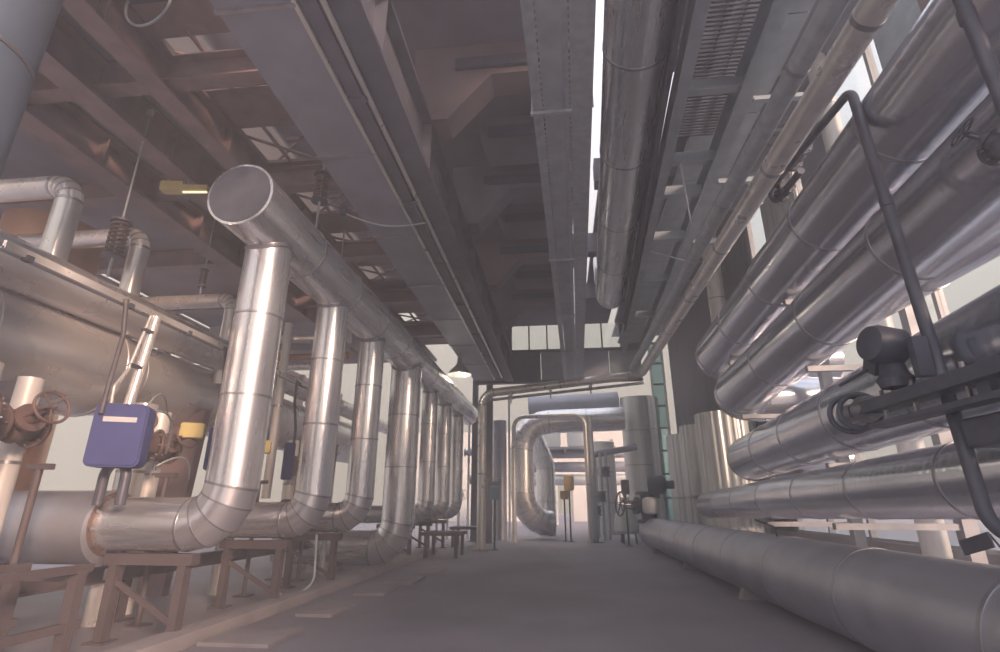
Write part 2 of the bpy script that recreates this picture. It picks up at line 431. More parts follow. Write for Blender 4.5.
# right wall: glazed bays on posts and rails up to Y=13, cladding beyond
XW = 5.62
wr = thing('wall_right', 'grey posts, sill and rails of the glazed right wall', 'wall', (XW, 0, 0)); wr['kind'] = 'structure'
o_w = (XW, 0, 0)
ys = [-3.0 + 1.55 * i for i in range(12)]
zs_ = [0.62, 2.3, 4.3, 6.0, 7.7, 9.4]
MB().bx(XW - .1, XW + .15, -3.2, 26, 0, 0.60).build('plinth', 'kerb_concrete', wr, o_w)
for y in ys:
    MB().bx(XW - .05, XW + .07, y - .04, y + .04, 0.60, 9.4).build('post', 'window_frame', wr, o_w)
for z in zs_:
    MB().bx(XW - .04, XW + .05, -3.0, ys[-1], z - .03, z + .03).build('rail', 'window_frame', wr, o_w)
wi = thing('window_1', 'clear panes of the tall glazed right wall', 'window', (XW, 0, 0)); wi['kind'] = 'structure'
pm = {}
for j in range(len(ys) - 1):
    for i in range(len(zs_) - 1):
        key = i
        h = zs_[i + 1] - zs_[i] - .06; w = 1.55 - .08
        if key not in pm:
            me = bpy.data.meshes.new('pane'); me.from_pydata([(-.006, -w / 2, -h / 2), (-.006, w / 2, -h / 2), (-.006, w / 2, h / 2), (-.006, -w / 2, h / 2), (.006, -w / 2, -h / 2), (.006, w / 2, -h / 2), (.006, w / 2, h / 2), (.006, -w / 2, h / 2)], [], [(0, 3, 2, 1), (4, 5, 6, 7), (0, 1, 5, 4), (2, 3, 7, 6), (1, 2, 6, 5), (0, 4, 7, 3)])
            me.materials.append(MATS['clear_glass']); pm[key] = me
        o = bpy.data.objects.new('pane', pm[key]); col.objects.link(o); o.parent = wi
        o.location = (0, (ys[j] + ys[j + 1]) / 2, (zs_[i] + zs_[i + 1]) / 2)

def corr_sheet(x, y0, y1, z0, z1, pitch=0.19, amp=0.035):
    mb = MB(); n = int((y1 - y0) / (pitch / 4)); vs_ = []; fs = []
    for i in range(n + 1):
        y = y0 + (y1 - y0) * i / n
        q = i % 4; dx = amp if q in (1, 2) else -amp
        vs_ += [(x + dx, y, z0), (x + dx, y, z1)]
    for i in range(n): fs.append((2 * i, 2 * i + 2, 2 * i + 3, 2 * i + 1))
    k = len(vs_); vs_ += [(v[0] + .05, v[1], v[2]) for v in vs_]
    fs += [tuple(k + a for a in f[::-1]) for f in fs]
    return mb.add(vs_, fs)
wr2 = thing('wall_right', 'dark corrugated cladding of the right wall beyond the pipe bends', 'wall', (XW, 14, 0)); wr2['kind'] = 'structure'
for j in range(6):
    y0 = 14.1 + j * 1.9
    corr_sheet(XW - .1, y0, y0 + 1.88, 0.6, 9.4).build('cladding_sheet', 'dark_cladding', wr2, (XW, 14, 0))
rr = thing('ceiling', 'partly glazed roof above the right-hand pipe rack', 'ceiling', (4, 0, 9.4)); rr['kind'] = 'structure'
for j in range(16):
    y0 = -1.6 + j * 1.75
    if y0 < 7: MB().bx(2.9, XW + .1, y0 + .05, y0 + 1.70, 9.43, 9.45).build('roof_pane', 'clear_glass', rr, (4, 0, 9.4))
    else: MB().bx(2.9, XW + .1, y0 + .05, y0 + 1.70, 9.43, 9.47).build('roof_sheet', 'dark_steel', rr, (4, 0, 9.4))
    MB().bx(2.9, XW + .1, y0 - .05, y0 + .05, 9.40, 9.50).build('glazing_bar', 'window_frame', rr, (4, 0, 9.4))
for j in range(9):
    MB().bx(2.12, 2.98, 3.2 + j * 1.6 + .01, 3.2 + j * 1.6 + 1.59, 6.45, 6.5).build('soffit_sheet', 'painted_channel', ce, (0, 0, 7.4))
up = MB().bx(2.9, 2.98, 3.6, 18.2, 6.5, 9.42).build('wall_upper', 'painted_channel'); tag(up, 'grey upstand wall between ceiling deck and high roof', 'wall', kind='structure')

# teal window strip at the far right
w2 = thing('window_2', 'narrow teal glazed strip with dark bars at the far right', 'window', (4.7, 24.6, 0)); w2['kind'] = 'structure'
for x in (4.38, 4.95):
    MB().bx(x - .05, x + .05, 24.5, 24.65, 0, 8.6).build('jamb', 'white_cladding', w2, (4.7, 24.6, 0))
for i in range(9):
    z = 0.5 + i * 1.0
    MB().bx(4.43, 4.90, 24.52, 24.62, z - .04, z + .04).build('glazing_bar', 'dark_steel', w2, (4.7, 24.6, 0))
    if i < 8: MB().bx(4.43, 4.90, 24.56, 24.58, z + .04, z + .96).build('pane', 'teal_glass', w2, (4.7, 24.6, 0))

# far end wall over the walkway
fw = thing('wall_far', 'grey crosswall panels hanging below the ceiling at the far end', 'wall', (0, 18.2, 5.5)); fw['kind'] = 'structure'
o_f = (0, 18.2, 5.5)
for i, (x0, x1) in enumerate(((-2.9, -1.75), (-1.73, -0.55), (-0.53, 0.66), (0.68, 1.85), (1.87, 2.95))):
    MB().bx(x0, x1, 18.2, 18.28, 5.35, 6.40).build('panel', ['duct_sheet', 'dark_steel', 'painted_channel', 'duct_sheet', 'painted_channel'][i], fw, o_f)
MB().bx(-2.9, 2.95, 18.1, 18.34, 6.40, 6.48).build('rail', 'dark_steel', fw, o_f)
MB().bx(-2.9, 2.95, 18.1, 18.34, 5.28, 5.36).build('rail', 'dark_steel', fw, o_f)
w3 = thing('window_3', 'bright strip of panes below the far end of the ceiling', 'window', (0, 18.2, 6.5)); w3['kind'] = 'structure'
for x in [-2.9 + .65 * i for i in range(10)]:
    MB().bx(x - .025, x + .025, 18.18, 18.26, 6.48, 7.4).build('mullion', 'dark_steel', w3, (0, 18.2, 6.5))
for x in [-2.9 + .65 * i for i in range(9)]:
    if x < -1.7 or 0.2 < x < .7 or x > 1.9: MB().bx(x + .025, x + .625, 18.2, 18.24, 6.48, 7.4).build('blank_panel', 'dark_steel', w3, (0, 18.2, 6.5))
    else: MB().bx(x + .025, x + .625, 18.21, 18.22, 6.48, 7.4).build('pane', 'clear_glass', w3, (0, 18.2, 6.5))

# ------------------------------------------------------------------ right pipe rack
def ext(a, b, y):
    a = Vector(a); b = Vector(b); return a + (b - a) * ((y - a.y) / (b.y - a.y))
def rack(name, label, near, far, r, m, y_near=-1.5, sec=1.5, k=5, drop=0.0):
    f = Vector(far); e = Vector((5.48, f.y + .25, f.z + drop))
    # far elbow turns towards the wall
    return pipe(name, label, [ext(near, far, y_near), f, e], r, m, bend=r * 1.35, sec=sec, k=k, n=48)
rack('insulated_pipe', 'highest large silver pipe of the right rack, topmost of five', (3.2, 3.5, 4.52), (3.1, 10.6, 3.93), .40, 'rippled_jacket')
rack('insulated_pipe', 'second large pipe from the top of right rack, with a side branch', (3.35, 4.3, 3.57), (3.17, 9.95, 3.04), .40, 'rippled_jacket')
rack('insulated_pipe', 'middle large pipe of right rack, behind the motorised valve', (3.05, 3.7, 2.19), (3.6, 11.0, 2.03), .39, 'rippled_jacket')
rack('insulated_pipe', 'slimmer dark pipe at eye level just above the floor pipe', (3.15, 4.5, 1.39), (3.5, 13.9, 1.2), .29, 'rippled_jacket')
pipe('branch_pipe', 'silver branch pipe splitting off the second rack pipe towards the wall', [(3.31, 6.2, 3.37), (3.95, 1.2, 3.62)], .335, 'rippled_jacket', sec=1.4, n=44)
r5 = pipe('floor_pipe', 'large grey insulated pipe lying along the floor on the right', [(2.73, -1.5, .425), (2.73, 17.4, .425)], .41, 'floor_pipe_jacket', sec=1.75, n=52, caps=(False, True))
for y in (1.2, 4.7, 8.2, 11.7, 15.2):
    MB().prism([(2.35, 0), (3.11, 0), (3.05, .14), (2.88, .05), (2.58, .05), (2.41, .14)], 'y', y - .08, y + .08).build('saddle', 'kerb_concrete', r5, r5.location)
# name flag and small stub on the floor pipe
t = thing('marker_flag', 'dark flat marker flag on a thin rod above the floor pipe', 'flag', (2.62, 3.62, .84))
MB().tube((2.62, 3.62, .83), (2.50, 3.62, 1.04), .006, n=6).build('rod', 'dark_valve', t, t.location)
MB().box((2.47, 3.70, .98), (.012, .26, .085), Matrix.Rotation(R(-14), 3, 'X')).build('plate', 'dark_valve', t, t.location)
t = thing('pipe_tap', 'thin bent tap rod on top of the floor pipe', 'tap', (2.6, 7.2, .86))
MB().path(smooth_pts([(2.6, 7.2, .84), (2.58, 7.2, .95), (2.5, 7.6, 1.02)], .04), .012, 8).build('rod', 'dark_valve', t, t.location, smooth=True)

# rack support frames behind the pipes
for y, lb in ((1.9, 'nearest to the camera'), (6.9, 'midway along the glazed wall'), (9.3, 'farthest, just before the pipe bends')):
    t = thing('rack_frame', 'grey steel support frame of the right pipe rack, ' + lb, 'frame', (4.55, y, 0), 'support frames of the right pipe rack')
    MB().bx(4.47, 4.63, y - .07, y + .07, 0, 5.3).build('post', 'window_frame', t, t.location)
    f = lambda a, b: ext(a, b, y)
    for (a, b, rr_) in (((3.2, 3.5, 4.52), (3.1, 10.6, 3.93), .40), ((3.35, 4.3, 3.57), (3.17, 9.95, 3.04), .40), ((3.05, 3.7, 2.19), (3.6, 11.0, 2.03), .39), ((3.15, 4.5, 1.39), (3.5, 13.9, 1.2), .29)):
        q = f(a, b); zz = q.z - rr_ - .05
        MB().bx(q.x - .1, 4.5, y - .04, y + .04, zz - .07, zz).build('bracket', 'window_frame', t, t.location)

# vertical drain pipes in front of the rack
thin_pipe('drain_pipe', 'thin dark pipe with an elbow hanging in front of the right rack', [(2.80, 3.60, .96), (2.50, 3.60, 1.06), (2.77, 4.18, 4.80), (2.82, 6.2, 5.06), (2.86, 6.2, 4.86), (2.86, 5.45, 4.82)], .042, 'dark_valve', .16, couplings=[((2.676, 3.978, 3.5), (.27, .58, 3.74)), ((2.568, 3.746, 2.0), (.27, .58, 3.74))])
thin_pipe('drain_pipe', 'thin dark pipe crossing the upper right corner', [(2.72, 2.92, 6.2), (2.72, 2.85, 3.2), (3.0, 2.85, 3.0)], .042, 'dark_valve', .14, couplings=[((2.72, 2.88, 4.2), (0, 0, 1))])
valve('gate_valve', 'dark handwheel valve at the looped end of the drain pipe', (2.86, 5.5, 5.08), (0, 1, -.1), .085, (-.2, .2, .97), wr=.17)
valve('gate_valve', 'small dark valve below the handwheel valve on the drain loop', (2.88, 5.95, 4.88), (0, 1, 0), .06, (-.4, 0, .8), wheel=False)
valve('gate_valve', 'small dark valve at the right picture edge on the upper branch', (2.80, 3.02, 3.30), (0, 1, .2), .06, (-.5, .3, .6), wr=.09)

# motorised valve in front of the middle pipe
p = Vector((2.52, 4.1, 2.05))
t = thing('motorised_valve', 'dark motorised valve with round actuator in front of the middle pipe', 'valve', p)
MB().lathe((2.46, 3.95, 2.30), (-1, -.2, .12), [(-.10, .10), (-.09, .135), (.08, .14), (.13, .125), (.15, .06)], 28).build('actuator', 'dark_valve', t, p, smooth=True)
MB().lathe((2.5, 4.0, 2.0), (0, 0, 1), [(0, .10), (.06, .12), (.10, .09), (.2, .07), (.3, .07)], 20).build('yoke', 'dark_valve', t, p, smooth=True)
MB().box((2.5, 4.18, 2.2), (.12, .16, .1), Matrix.Rotation(R(30), 3, 'X')).build('gearbox', 'dark_valve', t, p, bevel=.012)
MB().tube((2.44, 4.2, 2.18), (2.40, 4.55, 2.14), .014, n=8).build('lever', 'dark_valve', t, p, smooth=True)
MB().box((2.55, 3.76, 2.16), (.10, .07, .28)).build('bracket', 'dark_valve', t, p, bevel=.01)
MB().bx(2.44, 2.62, 2.2, 4.6, 1.88, 1.97).build('bed_rail', 'dark_valve', t, p, bevel=.01)
MB().bx(2.46, 2.60, 2.2, 4.4, 1.76, 1.80).build('bed_rail', 'dark_valve', t, p, bevel=.008)
for q, (y, rr_) in enumerate(((4.82, .15), (4.68, .14))):
    MB().torus((2.53, y - .08, 1.93), (.35, 1, 0), rr_, .022, 28, 8).build('flange_ring', 'dark_valve', t, p, smooth=True)
MB().lathe((2.53, 4.4, 1.93), (0, 1, 0), [(0, .09), (.1, .11), (.2, .08), (.42, .08)], 20).build('valve_body', 'seam_metal', t, p, smooth=True)
for y in (4.25, 3.9, 3.4):
    MB().tube((2.53, y, 1.8), (2.53, y, 2.03), .016, n=6).build('bolt', 'seam_metal', t, p)
MB().bx(2.50, 2.85, 3.2, 3.3, 1.78, 1.9).build('wall_bracket', 'dark_valve', t, p)
t.location.x -= .07
cabinet('junction_box', 'dark flat box below the motorised valve at the right edge', (2.58, 3.38, 1.62), (.18, .40, .18), 'dark_valve', 0, False)

# silver silos along the right wall
for i, (x, y, r_, h, lb) in enumerate(((4.62, 15.35, .78, 3.62, 'nearest and widest'), (4.62, 17.75, .72, 3.62, 'middle'), (4.62, 20.1, .70, 3.62, 'farthest, beside the teal window'))):
    t = thing('ribbed_tank', 'ribbed silver vertical tank by the right wall, ' + lb + ' of three', 'tank', (x, y, 0), 'ribbed silver tanks by the right wall')
    n = 96; mb = MB()
    ring = lambda z: [(x + (r_ - (.03 if (q // 2) % 2 else 0)) * math.cos(2 * math.pi * q / n), y + (r_ - (.03 if (q // 2) % 2 else 0)) * math.sin(2 * math.pi * q / n), z) for q in range(n)]
    for a, b, nm in ((.15, 1.42, 'lower_shell'), (1.46, h, 'upper_shell')):
        mb = MB(); mb.add(ring(a) + ring(b), [(q, (q + 1) % n, n + (q + 1) % n, n + q) for q in range(n)] + [tuple(range(n))[::-1], tuple(range(n, 2 * n))]); mb.build(nm, 'silver_cladding', t, t.location)
    MB().lathe((x, y, 1.40), (0, 0, 1), [(0, r_), (0, r_ + .02), (.08, r_ + .02), (.08, r_)], 40, cap=False).build('hoop', 'seam_metal', t, t.location, smooth=True)
    MB().lathe((x, y, 0), (0, 0, 1), [(0, r_ + .05), (.16, r_ + .05)], 40).build('base_ring', 'kerb_concrete', t, t.location, smooth=True)
# wall pipes high on the right
pipe('down_pipe', 'pale vertical downpipe high on the dark cladding', [(4.9, 15.4, 3.62), (4.9, 15.4, 9.4)], .24, 'white_cladding', sec=1.2)
pipe('down_pipe', 'pale vertical downpipe high on the glazed wall', [(5.2, 8.6, 0), (5.2, 8.6, 9.4)], .17, 'white_cladding', sec=1.2)
t = thing('cladding_panel', 'pale ribbed panel on the upper glazed wall', 'panel', (5.1, 11.7, 5.9))
corr_sheet(5.45, 10.8, 12.6, 5.6, 8.6, .3, .04).build('sheet', 'silver_cladding', t, t.location)
MB().bx(5.36, 5.56, 10.8, 12.6, 5.56, 5.66).build('rail', 'white_cladding', t, t.location)
t = thing('cladding_panel', 'plain grey panel on the upper glazed wall beside the ribbed one', 'panel', (5.5, 9.3, 5.9))
MB().bx(5.46, 5.56, 9.2, 10.5, 5.9, 9.2).build('sheet', 'duct_sheet', t, t.location)
MB().bx(5.38, 5.46, 9.2, 10.5, 5.86, 5.96).build('rail', 'white_cladding', t, t.location)
t = thing('cladding_panel', 'plain grey-green panel on the upper glazed wall near the camera', 'panel', (5.1, 6.3, 5.6))
MB().bx(5.46, 5.56, 5.1, 7.4, 5.6, 9.2).build('sheet', 'painted_channel', t, t.location)
MB().bx(5.38, 5.46, 6.2, 6.3, 5.6, 9.2).build('batten', 'rusty_valve', t, t.location)

# ------------------------------------------------------------------ left: header and columns
HX, HZ, HR = -3.2, 4.26, .355
hd = pipe('header_pipe', 'large silver header pipe with flat capped end above the columns', [(HX, 4.42, HZ), (HX, 18.6, HZ)], HR, 'aluminium_jacket', sec=1.25, n=56, caps=(True, True))
MB().lathe((HX, 4.43, HZ), (0, -1, 0), [(0, HR * 1.0), (.02, HR * .985), (.05, HR * .93), (.07, 0)], 56, cap=False).build('dished_end', 'dark_valve', hd, hd.location, smooth=True)
cols = [(5.06, .245, 1.03, 'nearest'), (6.85, .22, 1.02, 'second'), (8.53, .22, 1.02, 'third'), (10.7, .32, .42, 'fourth and thickest'), (12.9, .20, 1.0, 'fifth'), (14.7, .20, 1.0, 'sixth'), (16.6, .20, 1.0, 'seventh and farthest')]
for i, (y, r_, ze, lb) in enumerate(cols):
    xe = (-4.46, -6.8, -6.8, -5.6, -6.8, -6.8, -6.8)[i]
    c = pipe('column_pipe', 'vertical silver pipe dropping from the header, ' + lb + ' of the row', [(HX, y, HZ - HR * .75), (HX, y, ze), (xe, y, ze)], r_, 'aluminium_jacket', bend=r_ * 1.45, sec=1.0, n=44, group='vertical pipes under the header', k=4, origin=(HX, y, 0), bandw=.022)
    # curved saddle collar where it meets the header
    n = 44; mb = MB(); rg = []
    for off, rr_ in ((0, r_ * 1.02), (0.05, r_ * 1.06), (0.05, r_ * 1.0)):
        for q in range(n):
            a = 2 * math.pi * q / n; dx = rr_ * math.cos(a)
            zz = HZ - math.sqrt(max((HR + .01) ** 2 - dx * dx, .001)) - off
            rg.append((HX + dx, y + rr_ * math.sin(a), zz))
    mb.add(rg, [(k * n + q, k * n + (q + 1) % n, (k + 1) * n + (q + 1) % n, (k + 1) * n + q) for k in range(2) for q in range(n)])
    mb.build('saddle_collar', 'seam_metal', c, c.location, smooth=True)
    # flange on the horizontal leg
    if i < 3:
        flange(c, c.location, (-4.42, y, ze), (1, 0, 0), r_ * 1.25, 'rusty_valve', .07, 10)
    # support trestle
    if i != 3:
        t = thing('pipe_trestle', 'brown steel trestle under the elbow of the ' + lb.split()[0] + ' vertical pipe', 'trestle', (-3.9, y, 0), 'trestles under the column elbows')
        zt = ze - r_ - .02
        MB().bx(-4.35, -3.45, y - .06, y + .06, zt - .10, zt).build('crossbar', 'trestle_steel', t, t.location)
        for x in (-4.25, -3.55):
            MB().bx(x - .04, x + .04, y - .05, y + .05, .02, zt - .10).build('leg', 'trestle_steel', t, t.location)
            MB().bx(x - .1, x + .1, y - .1, y + .1, 0, .02).build('foot_plate', 'trestle_steel', t, t.location)
        MB().box((-3.9, y, zt * .45), (.8, .03, .05), Matrix.Rotation(R(28), 3, 'Y')).build('brace', 'trestle_steel', t, t.location)
    else:
        t = thing('pipe_saddle', 'low concrete saddle under the thickest elbow', 'support', (-4.6, y, 0))
        MB().prism([(y - .4, 0), (y + .4, 0), (y + .36, .2), (y + .18, .11), (y - .18, .11), (y - .36, .2)], 'x', -4.8, -4.4).build('block', 'kerb_concrete', t, t.location)

# longitudinal rack beams under the elbows
ibeam('rack_beam', 'low brown steel beam running behind the trestles on the left', (-4.9, 2.5, .42), (-4.9, 17.5, .42), .16, .12, 'trestle_steel', .02, .015)
for i, y in enumerate((3.2, 6.0, 9.4, 13.6, 17.0)):
    t = thing('beam_leg', 'short brown leg under the low rack beam, ' + ('nearest', 'second', 'third', 'fourth', 'farthest')[i] + ' of five', 'leg', (-4.9, y, 0), 'legs of the low rack beam')
    MB().bx(-4.95, -4.85, y - .05, y + .05, .015, .42).build('shaft', 'trestle_steel', t, t.location)
    MB().bx(-5.02, -4.78, y - .12, y + .12, 0, .015).build('foot_plate', 'trestle_steel', t, t.location)

# ------------------------------------------------------------------ left: tank and pipes behind the columns
TX, TZ = -6.0, 2.86
tk = thing('horizontal_tank', 'long silver horizontal tank behind the columns on the left', 'tank', (TX, 1.0, 0))
pl = [(1.0, .62), (2.6, .62), (4.3, .62), (5.9, .615), (6.35, .53), (8.2, .53), (10.2, .53), (12.2, .53), (14.2, .53), (14.9, .53)]
for (a, ra), (b, rb) in zip(pl, pl[1:]):
    MB().lathe((TX, a, TZ), (0, 1, 0), [(0, ra), (b - a, rb * 1.006)], 64, cap=False).build('shell_sheet', 'tank_jacket', tk, tk.location, smooth=True)
for (y, r_) in pl[1:-1]:
    MB().lathe((TX, y - .02, TZ), (0, 1, 0), [(0, r_), (0, r_ * 1.012 + .004), (.04, r_ * 1.012 + .004), (.04, r_)], 64, cap=False).build('seam_band', 'tank_jacket', tk, tk.location, smooth=True)
MB().lathe((TX, 14.9, TZ), (0, 1, 0), [(0, .53), (.12, .5), (.22, .38), (.27, .2), (.29, 0)], 64, cap=False).build('dished_end', 'tank_jacket', tk, tk.location, smooth=True)
MB().lathe((TX, 1.0, TZ), (0, -1, 0), [(0, .62), (.14, .56), (.25, .4), (.3, 0)], 64, cap=False).build('dished_end', 'tank_jacket', tk, tk.location, smooth=True)
for y in (2.4, 7.6, 12.6):
    r_ = .62 if y < 6 else .53
    MB().prism([(TX - .6, TZ - .25), (TX - .45, 0), (TX + .45, 0), (TX + .6, TZ - .25), (TX + r_ * .8, TZ - r_ * .62), (TX, TZ - r_ * 1.01), (TX - r_ * .8, TZ - r_ * .62)], 'y', y - .07, y + .07).build('cradle', 'oxide_steel', tk, tk.location)
pipe('upper_pipe', 'silver pipe running above the long tank and bending down into it', [(-5.45, 1.2, 3.52), (-5.45, 8.1, 3.52), (-5.75, 8.25, 2.9)], .255, 'tank_jacket', bend=.36, sec=1.6, n=44, bandw=0)
pipe('upper_pipe', 'silver pipe running on above the far part of the tank', [(-5.6, 8.9, 3.6), (-5.6, 17.2, 3.6)], .2, 'tank_jacket', sec=1.7, n=36, bandw=0, caps=(True, True))
for (y, z, r_, zb, x, lb) in ((4.66, 4.70, .13, 3.7, -5.48, 'nearest and highest'), (5.68, 4.60, .115, 3.7, -5.42, 'second, beside the spring hanger'), (7.82, 4.53, .12, 3.05, -5.45, 'third, left of the nearest column'), (9.6, 4.45, .10, 3.05, -5.6, 'fourth, seen between the columns'), (11.8, 4.4, .10, 3.05, -5.6, 'fifth, deep between the columns')):
    pipe('riser_pipe', 'slim cream pipe bending down onto the tank, ' + lb, [(-10.4, y, z), (x, y, z), (x, y, zb)], r_, 'bright_steel', bend=r_ * 1.6, sec=1.5, n=24, group='slim pipes bending down onto the tank', bandw=.03)
pipe('cross_pipe', 'slim cream horizontal pipe below the third bent pipe', [(-10.2, 8.3, 3.95), (-3.7, 8.3, 3.95)], .075, 'bright_steel', sec=1.8, n=20)
pipe('cross_pipe', 'slim reddish horizontal pipe low behind the third bent pipe', [(-10.2, 9.0, 3.82), (-3.8, 9.0, 3.82)], .06, 'copper_clad', sec=1.8, n=20)
pipe('copper_vessel', 'orange-tinted upright vessel behind the bent pipes', [(-7.6, 6.4, 0), (-7.6, 6.4, 5.2)], .62, 'copper_clad', sec=1.3, n=44, cat='vessel', caps=(False, True))
pipe('upright_pipe', 'slim pale upright pipe between first and second columns', [(-4.6, 8.2, 1.3), (-4.6, 8.2, 4.2)], .07, 'white_cladding', sec=1.4, n=20)
t = thing('square_duct', 'small grey square duct seen between first and second columns', 'duct', (-5.2, 9.2, 4.2))
MB().bx(-6.6, -3.75, 8.9, 9.3, 4.05, 4.45).build('casing', 'duct_sheet', t, t.location)
for x in (-6.2, -4.2): MB().tube((x, 9.1, 4.45), (x, 9.1, 6.5), .015, n=6).build('rod', 'galvanised', t, t.location)
MB().bx(-3.80, -3.72, 8.86, 9.34, 4.01, 4.49).build('rim', 'seam_metal', t, t.location)

# service rail with hoses
t = thing('service_rail', 'pale steel service rail sloping across in front of the tank', 'rail', (-4.4, 3.3, 3.2)); o_ = t.location.copy()
MB().bx(-4.41, -4.34, 3.3, 10.2, 3.14, 3.16).build('web', 'galvanised', t, o_); MB().bx(-4.36, -4.33, 3.3, 10.2, 3.14, 3.21).build('lip', 'bright_steel', t, o_); MB().bx(-4.42, -4.40, 3.3, 10.2, 3.14, 3.20).build('lip', 'galvanised', t, o_)
for y in (3.5, 4.6, 5.5, 6.4, 8.3):
    MB().box((-4.34, y, 3.14), (.06, .06, .05)).build('clip', 'dark_valve', t, o_)
MB().bx(-5.0, -4.4, 9.9, 10.0, 3.08, 3.14).build('arm', 'galvanised', t, o_)
MB().tube((-4.4, 10.1, 0), (-4.4, 10.1, 3.14), .05, n=14).build('post', 'galvanised', t, o_, smooth=True)
for pts, lb in (([(-4.3, 4.5, 3.15), (-4.26, 4.52, 2.8), (-4.22, 4.45, 2.3), (-4.2, 4.42, 2.0)], 'to the large blue box'), ([(-4.32, 6.2, 3.15), (-4.28, 6.22, 2.7), (-4.3, 6.3, 2.2), (-4.33, 6.4, 1.9)], 'beside the nearest column'), ([(-4.32, 8.2, 3.15), (-4.3, 8.15, 2.8), (-4.3, 8.3, 2.4), (-4.34, 8.38, 2.1)], 'between first and second columns')):
    thin_pipe('hose', 'dark hose hanging from the service rail ' + lb, pts, .022, 'black_hose', .3, 'hose', couplings=[(pts[0], (0, 0, 1))])
pipe('rail_post', 'slim shiny post rising from the large blue box to the rail', [(-4.32, 4.82, 1.9), (-4.32, 4.95, 3.14)], .05, 'bright_steel', sec=.9, n=18, bandw=0)
t = thing('cable_conduit', 'thin clipped conduit beside the shiny rail post', 'conduit', (-4.3, 4.65, 2.05))
MB().path(smooth_pts([(-4.3, 4.62, 2.05), (-4.3, 4.6, 2.3), (-4.3, 4.72, 2.5), (-4.3, 4.85, 3.12)], .1), .016, 10).build('tube', 'bright_steel', t, t.location, smooth=True)
for z, y in ((2.55, 4.76), (2.95, 4.83)): MB().box((-4.3, y + .04, z), (.05, .16, .03)).build('clip', 'dark_valve', t, t.location)

# valve stations between the tank and the elbows
for i, (y, x, lb) in enumerate(((3.55, -4.55, 'at the left picture edge'), (4.15, -4.75, 'left of the large blue box'), (5.55, -4.7, 'right of the large blue box'), (6.1, -4.9, 'just left of the nearest column'), (7.6, -4.7, 'between first and second columns'), (9.3, -4.7, 'between second and third columns'))):
    valve('gate_valve', 'rusty handwheel valve below the tank, ' + lb, (x, y, 1.86), (0, 1, 0) if i % 2 else (.6, 1, 0), .11, (.55, -.75, .45) if i % 2 == 0 else (.9, -.2, .3), m='rusty_valve', group='rusty valves below the tank', wr=.14)
    pipe('stub_pipe', 'short shiny upright pipe under a rusty valve, ' + lb, [(x - .25, y + .25, 0), (x - .25, y + .25, 2.35)], (.12, .10, .14, .11, .12, .1)[i], ('bright_steel', 'white_cladding')[i % 2], sec=.9, n=24, group='short upright pipes under the tank', bandw=.03)
cabinet('switch_box', 'large blue metal box with white name plate beside the nearest column', (-4.12, 4.62, 1.82), (.44, .22, .58), 'blue_paint', R(24), True)
cabinet('switch_box', 'narrow blue box partly hidden by the nearest column', (-4.2, 6.15, 1.85), (.16, .2, .5), 'blue_paint', R(30), False)
cabinet('switch_box', 'narrow blue box between first and second columns', (-4.2, 8.0, 1.85), (.16, .2, .55), 'blue_paint', R(30), False)
cabinet('junction_box', 'small yellow box left of the nearest column', (-4.45, 6.05, 2.06), (.26, .16, .18), 'yellow_paint', R(25), False)
cabinet('junction_box', 'small yellow box right of the nearest column', (-4.4, 7.55, 2.02), (.24, .16, .18), 'yellow_paint', R(25), False)
thin_pipe('u_tube', 'dark bent tube looping below the large blue box', [(-4.32, 4.75, 1.2), (-4.32, 4.75, 1.58), (-4.05, 4.7, 1.58), (-4.05, 4.7, 1.2)], .045, 'dark_valve', .13)
for q, (a_, b_, c_, lb) in enumerate((((-4.0, 4.72, 2.05), (-4.0, 5.2, 2.25), (-4.4, 5.6, 1.75), 'lower'), ((-4.05, 4.75, 2.08), (-4.1, 5.0, 2.5), (-4.55, 5.7, 2.2), 'upper'), ((-4.5, 5.6, 1.6), (-4.3, 5.9, 1.9), (-4.5, 6.2, 1.5), 'right'))):
    A, B_, C_ = Vector(a_), Vector(b_), Vector(c_)
    t = thing('cable', 'thin pale cable drooping right of the large blue box, ' + lb + ' of three', 'cable', A, 'thin cables beside the large blue box')
    MB().path([A * (1 - u) ** 2 + B_ * 2 * u * (1 - u) + C_ * u * u for u in [i / 14 for i in range(15)]], .011, 8).build('wire', 'galvanised', t, A, smooth=True)
    MB().lathe(A, (0, 0, 1), [(-.03, .018), (.03, .018)], 10).build('gland', 'dark_valve', t, A, smooth=True)
for i, (x, y) in enumerate(((-4.6, 4.35), (-4.45, 5.75), (-4.45, 7.7), (-4.45, 9.3))):
    t = thing('pipe_prop', 'thin dark prop under the left pipes, ' + ('nearest', 'second', 'third', 'farthest')[i] + ' of four', 'prop', (x, y, 0), 'thin props under the left pipes')
    MB().tube((x, y, .02), (x, y, 1.5), .03, n=10).build('shaft', 'trestle_steel', t, t.location, smooth=True); MB().bx(x - .1, x + .1, y - .1, y + .1, 0, .02).build('foot_plate', 'trestle_steel', t, t.location); MB().bx(x - .12, x + .12, y - .03, y + .03, 1.5, 1.55).build('head', 'trestle_steel', t, t.location)
t = thing('floor_rack', 'low brown steel rack at the lower left corner', 'rack', (-3.9, 3.4, 0))
for x in (-4.3, -3.75):
    for y in (2.6, 3.3, 4.1):
        MB().bx(x - .04, x + .04, y - .04, y + .04, 0, .72).build('leg', 'trestle_steel', t, t.location)
for z in (.30, .70):
    for x in (-4.3, -3.75): MB().bx(x - .03, x + .03, 2.5, 4.2, z, z + .06).build('rail', 'trestle_steel', t, t.location)
for y in (2.6, 3.3, 4.1): MB().bx(-4.3, -3.75, y - .03, y + .03, .64, .70).build('cross_rail', 'trestle_steel', t, t.location)
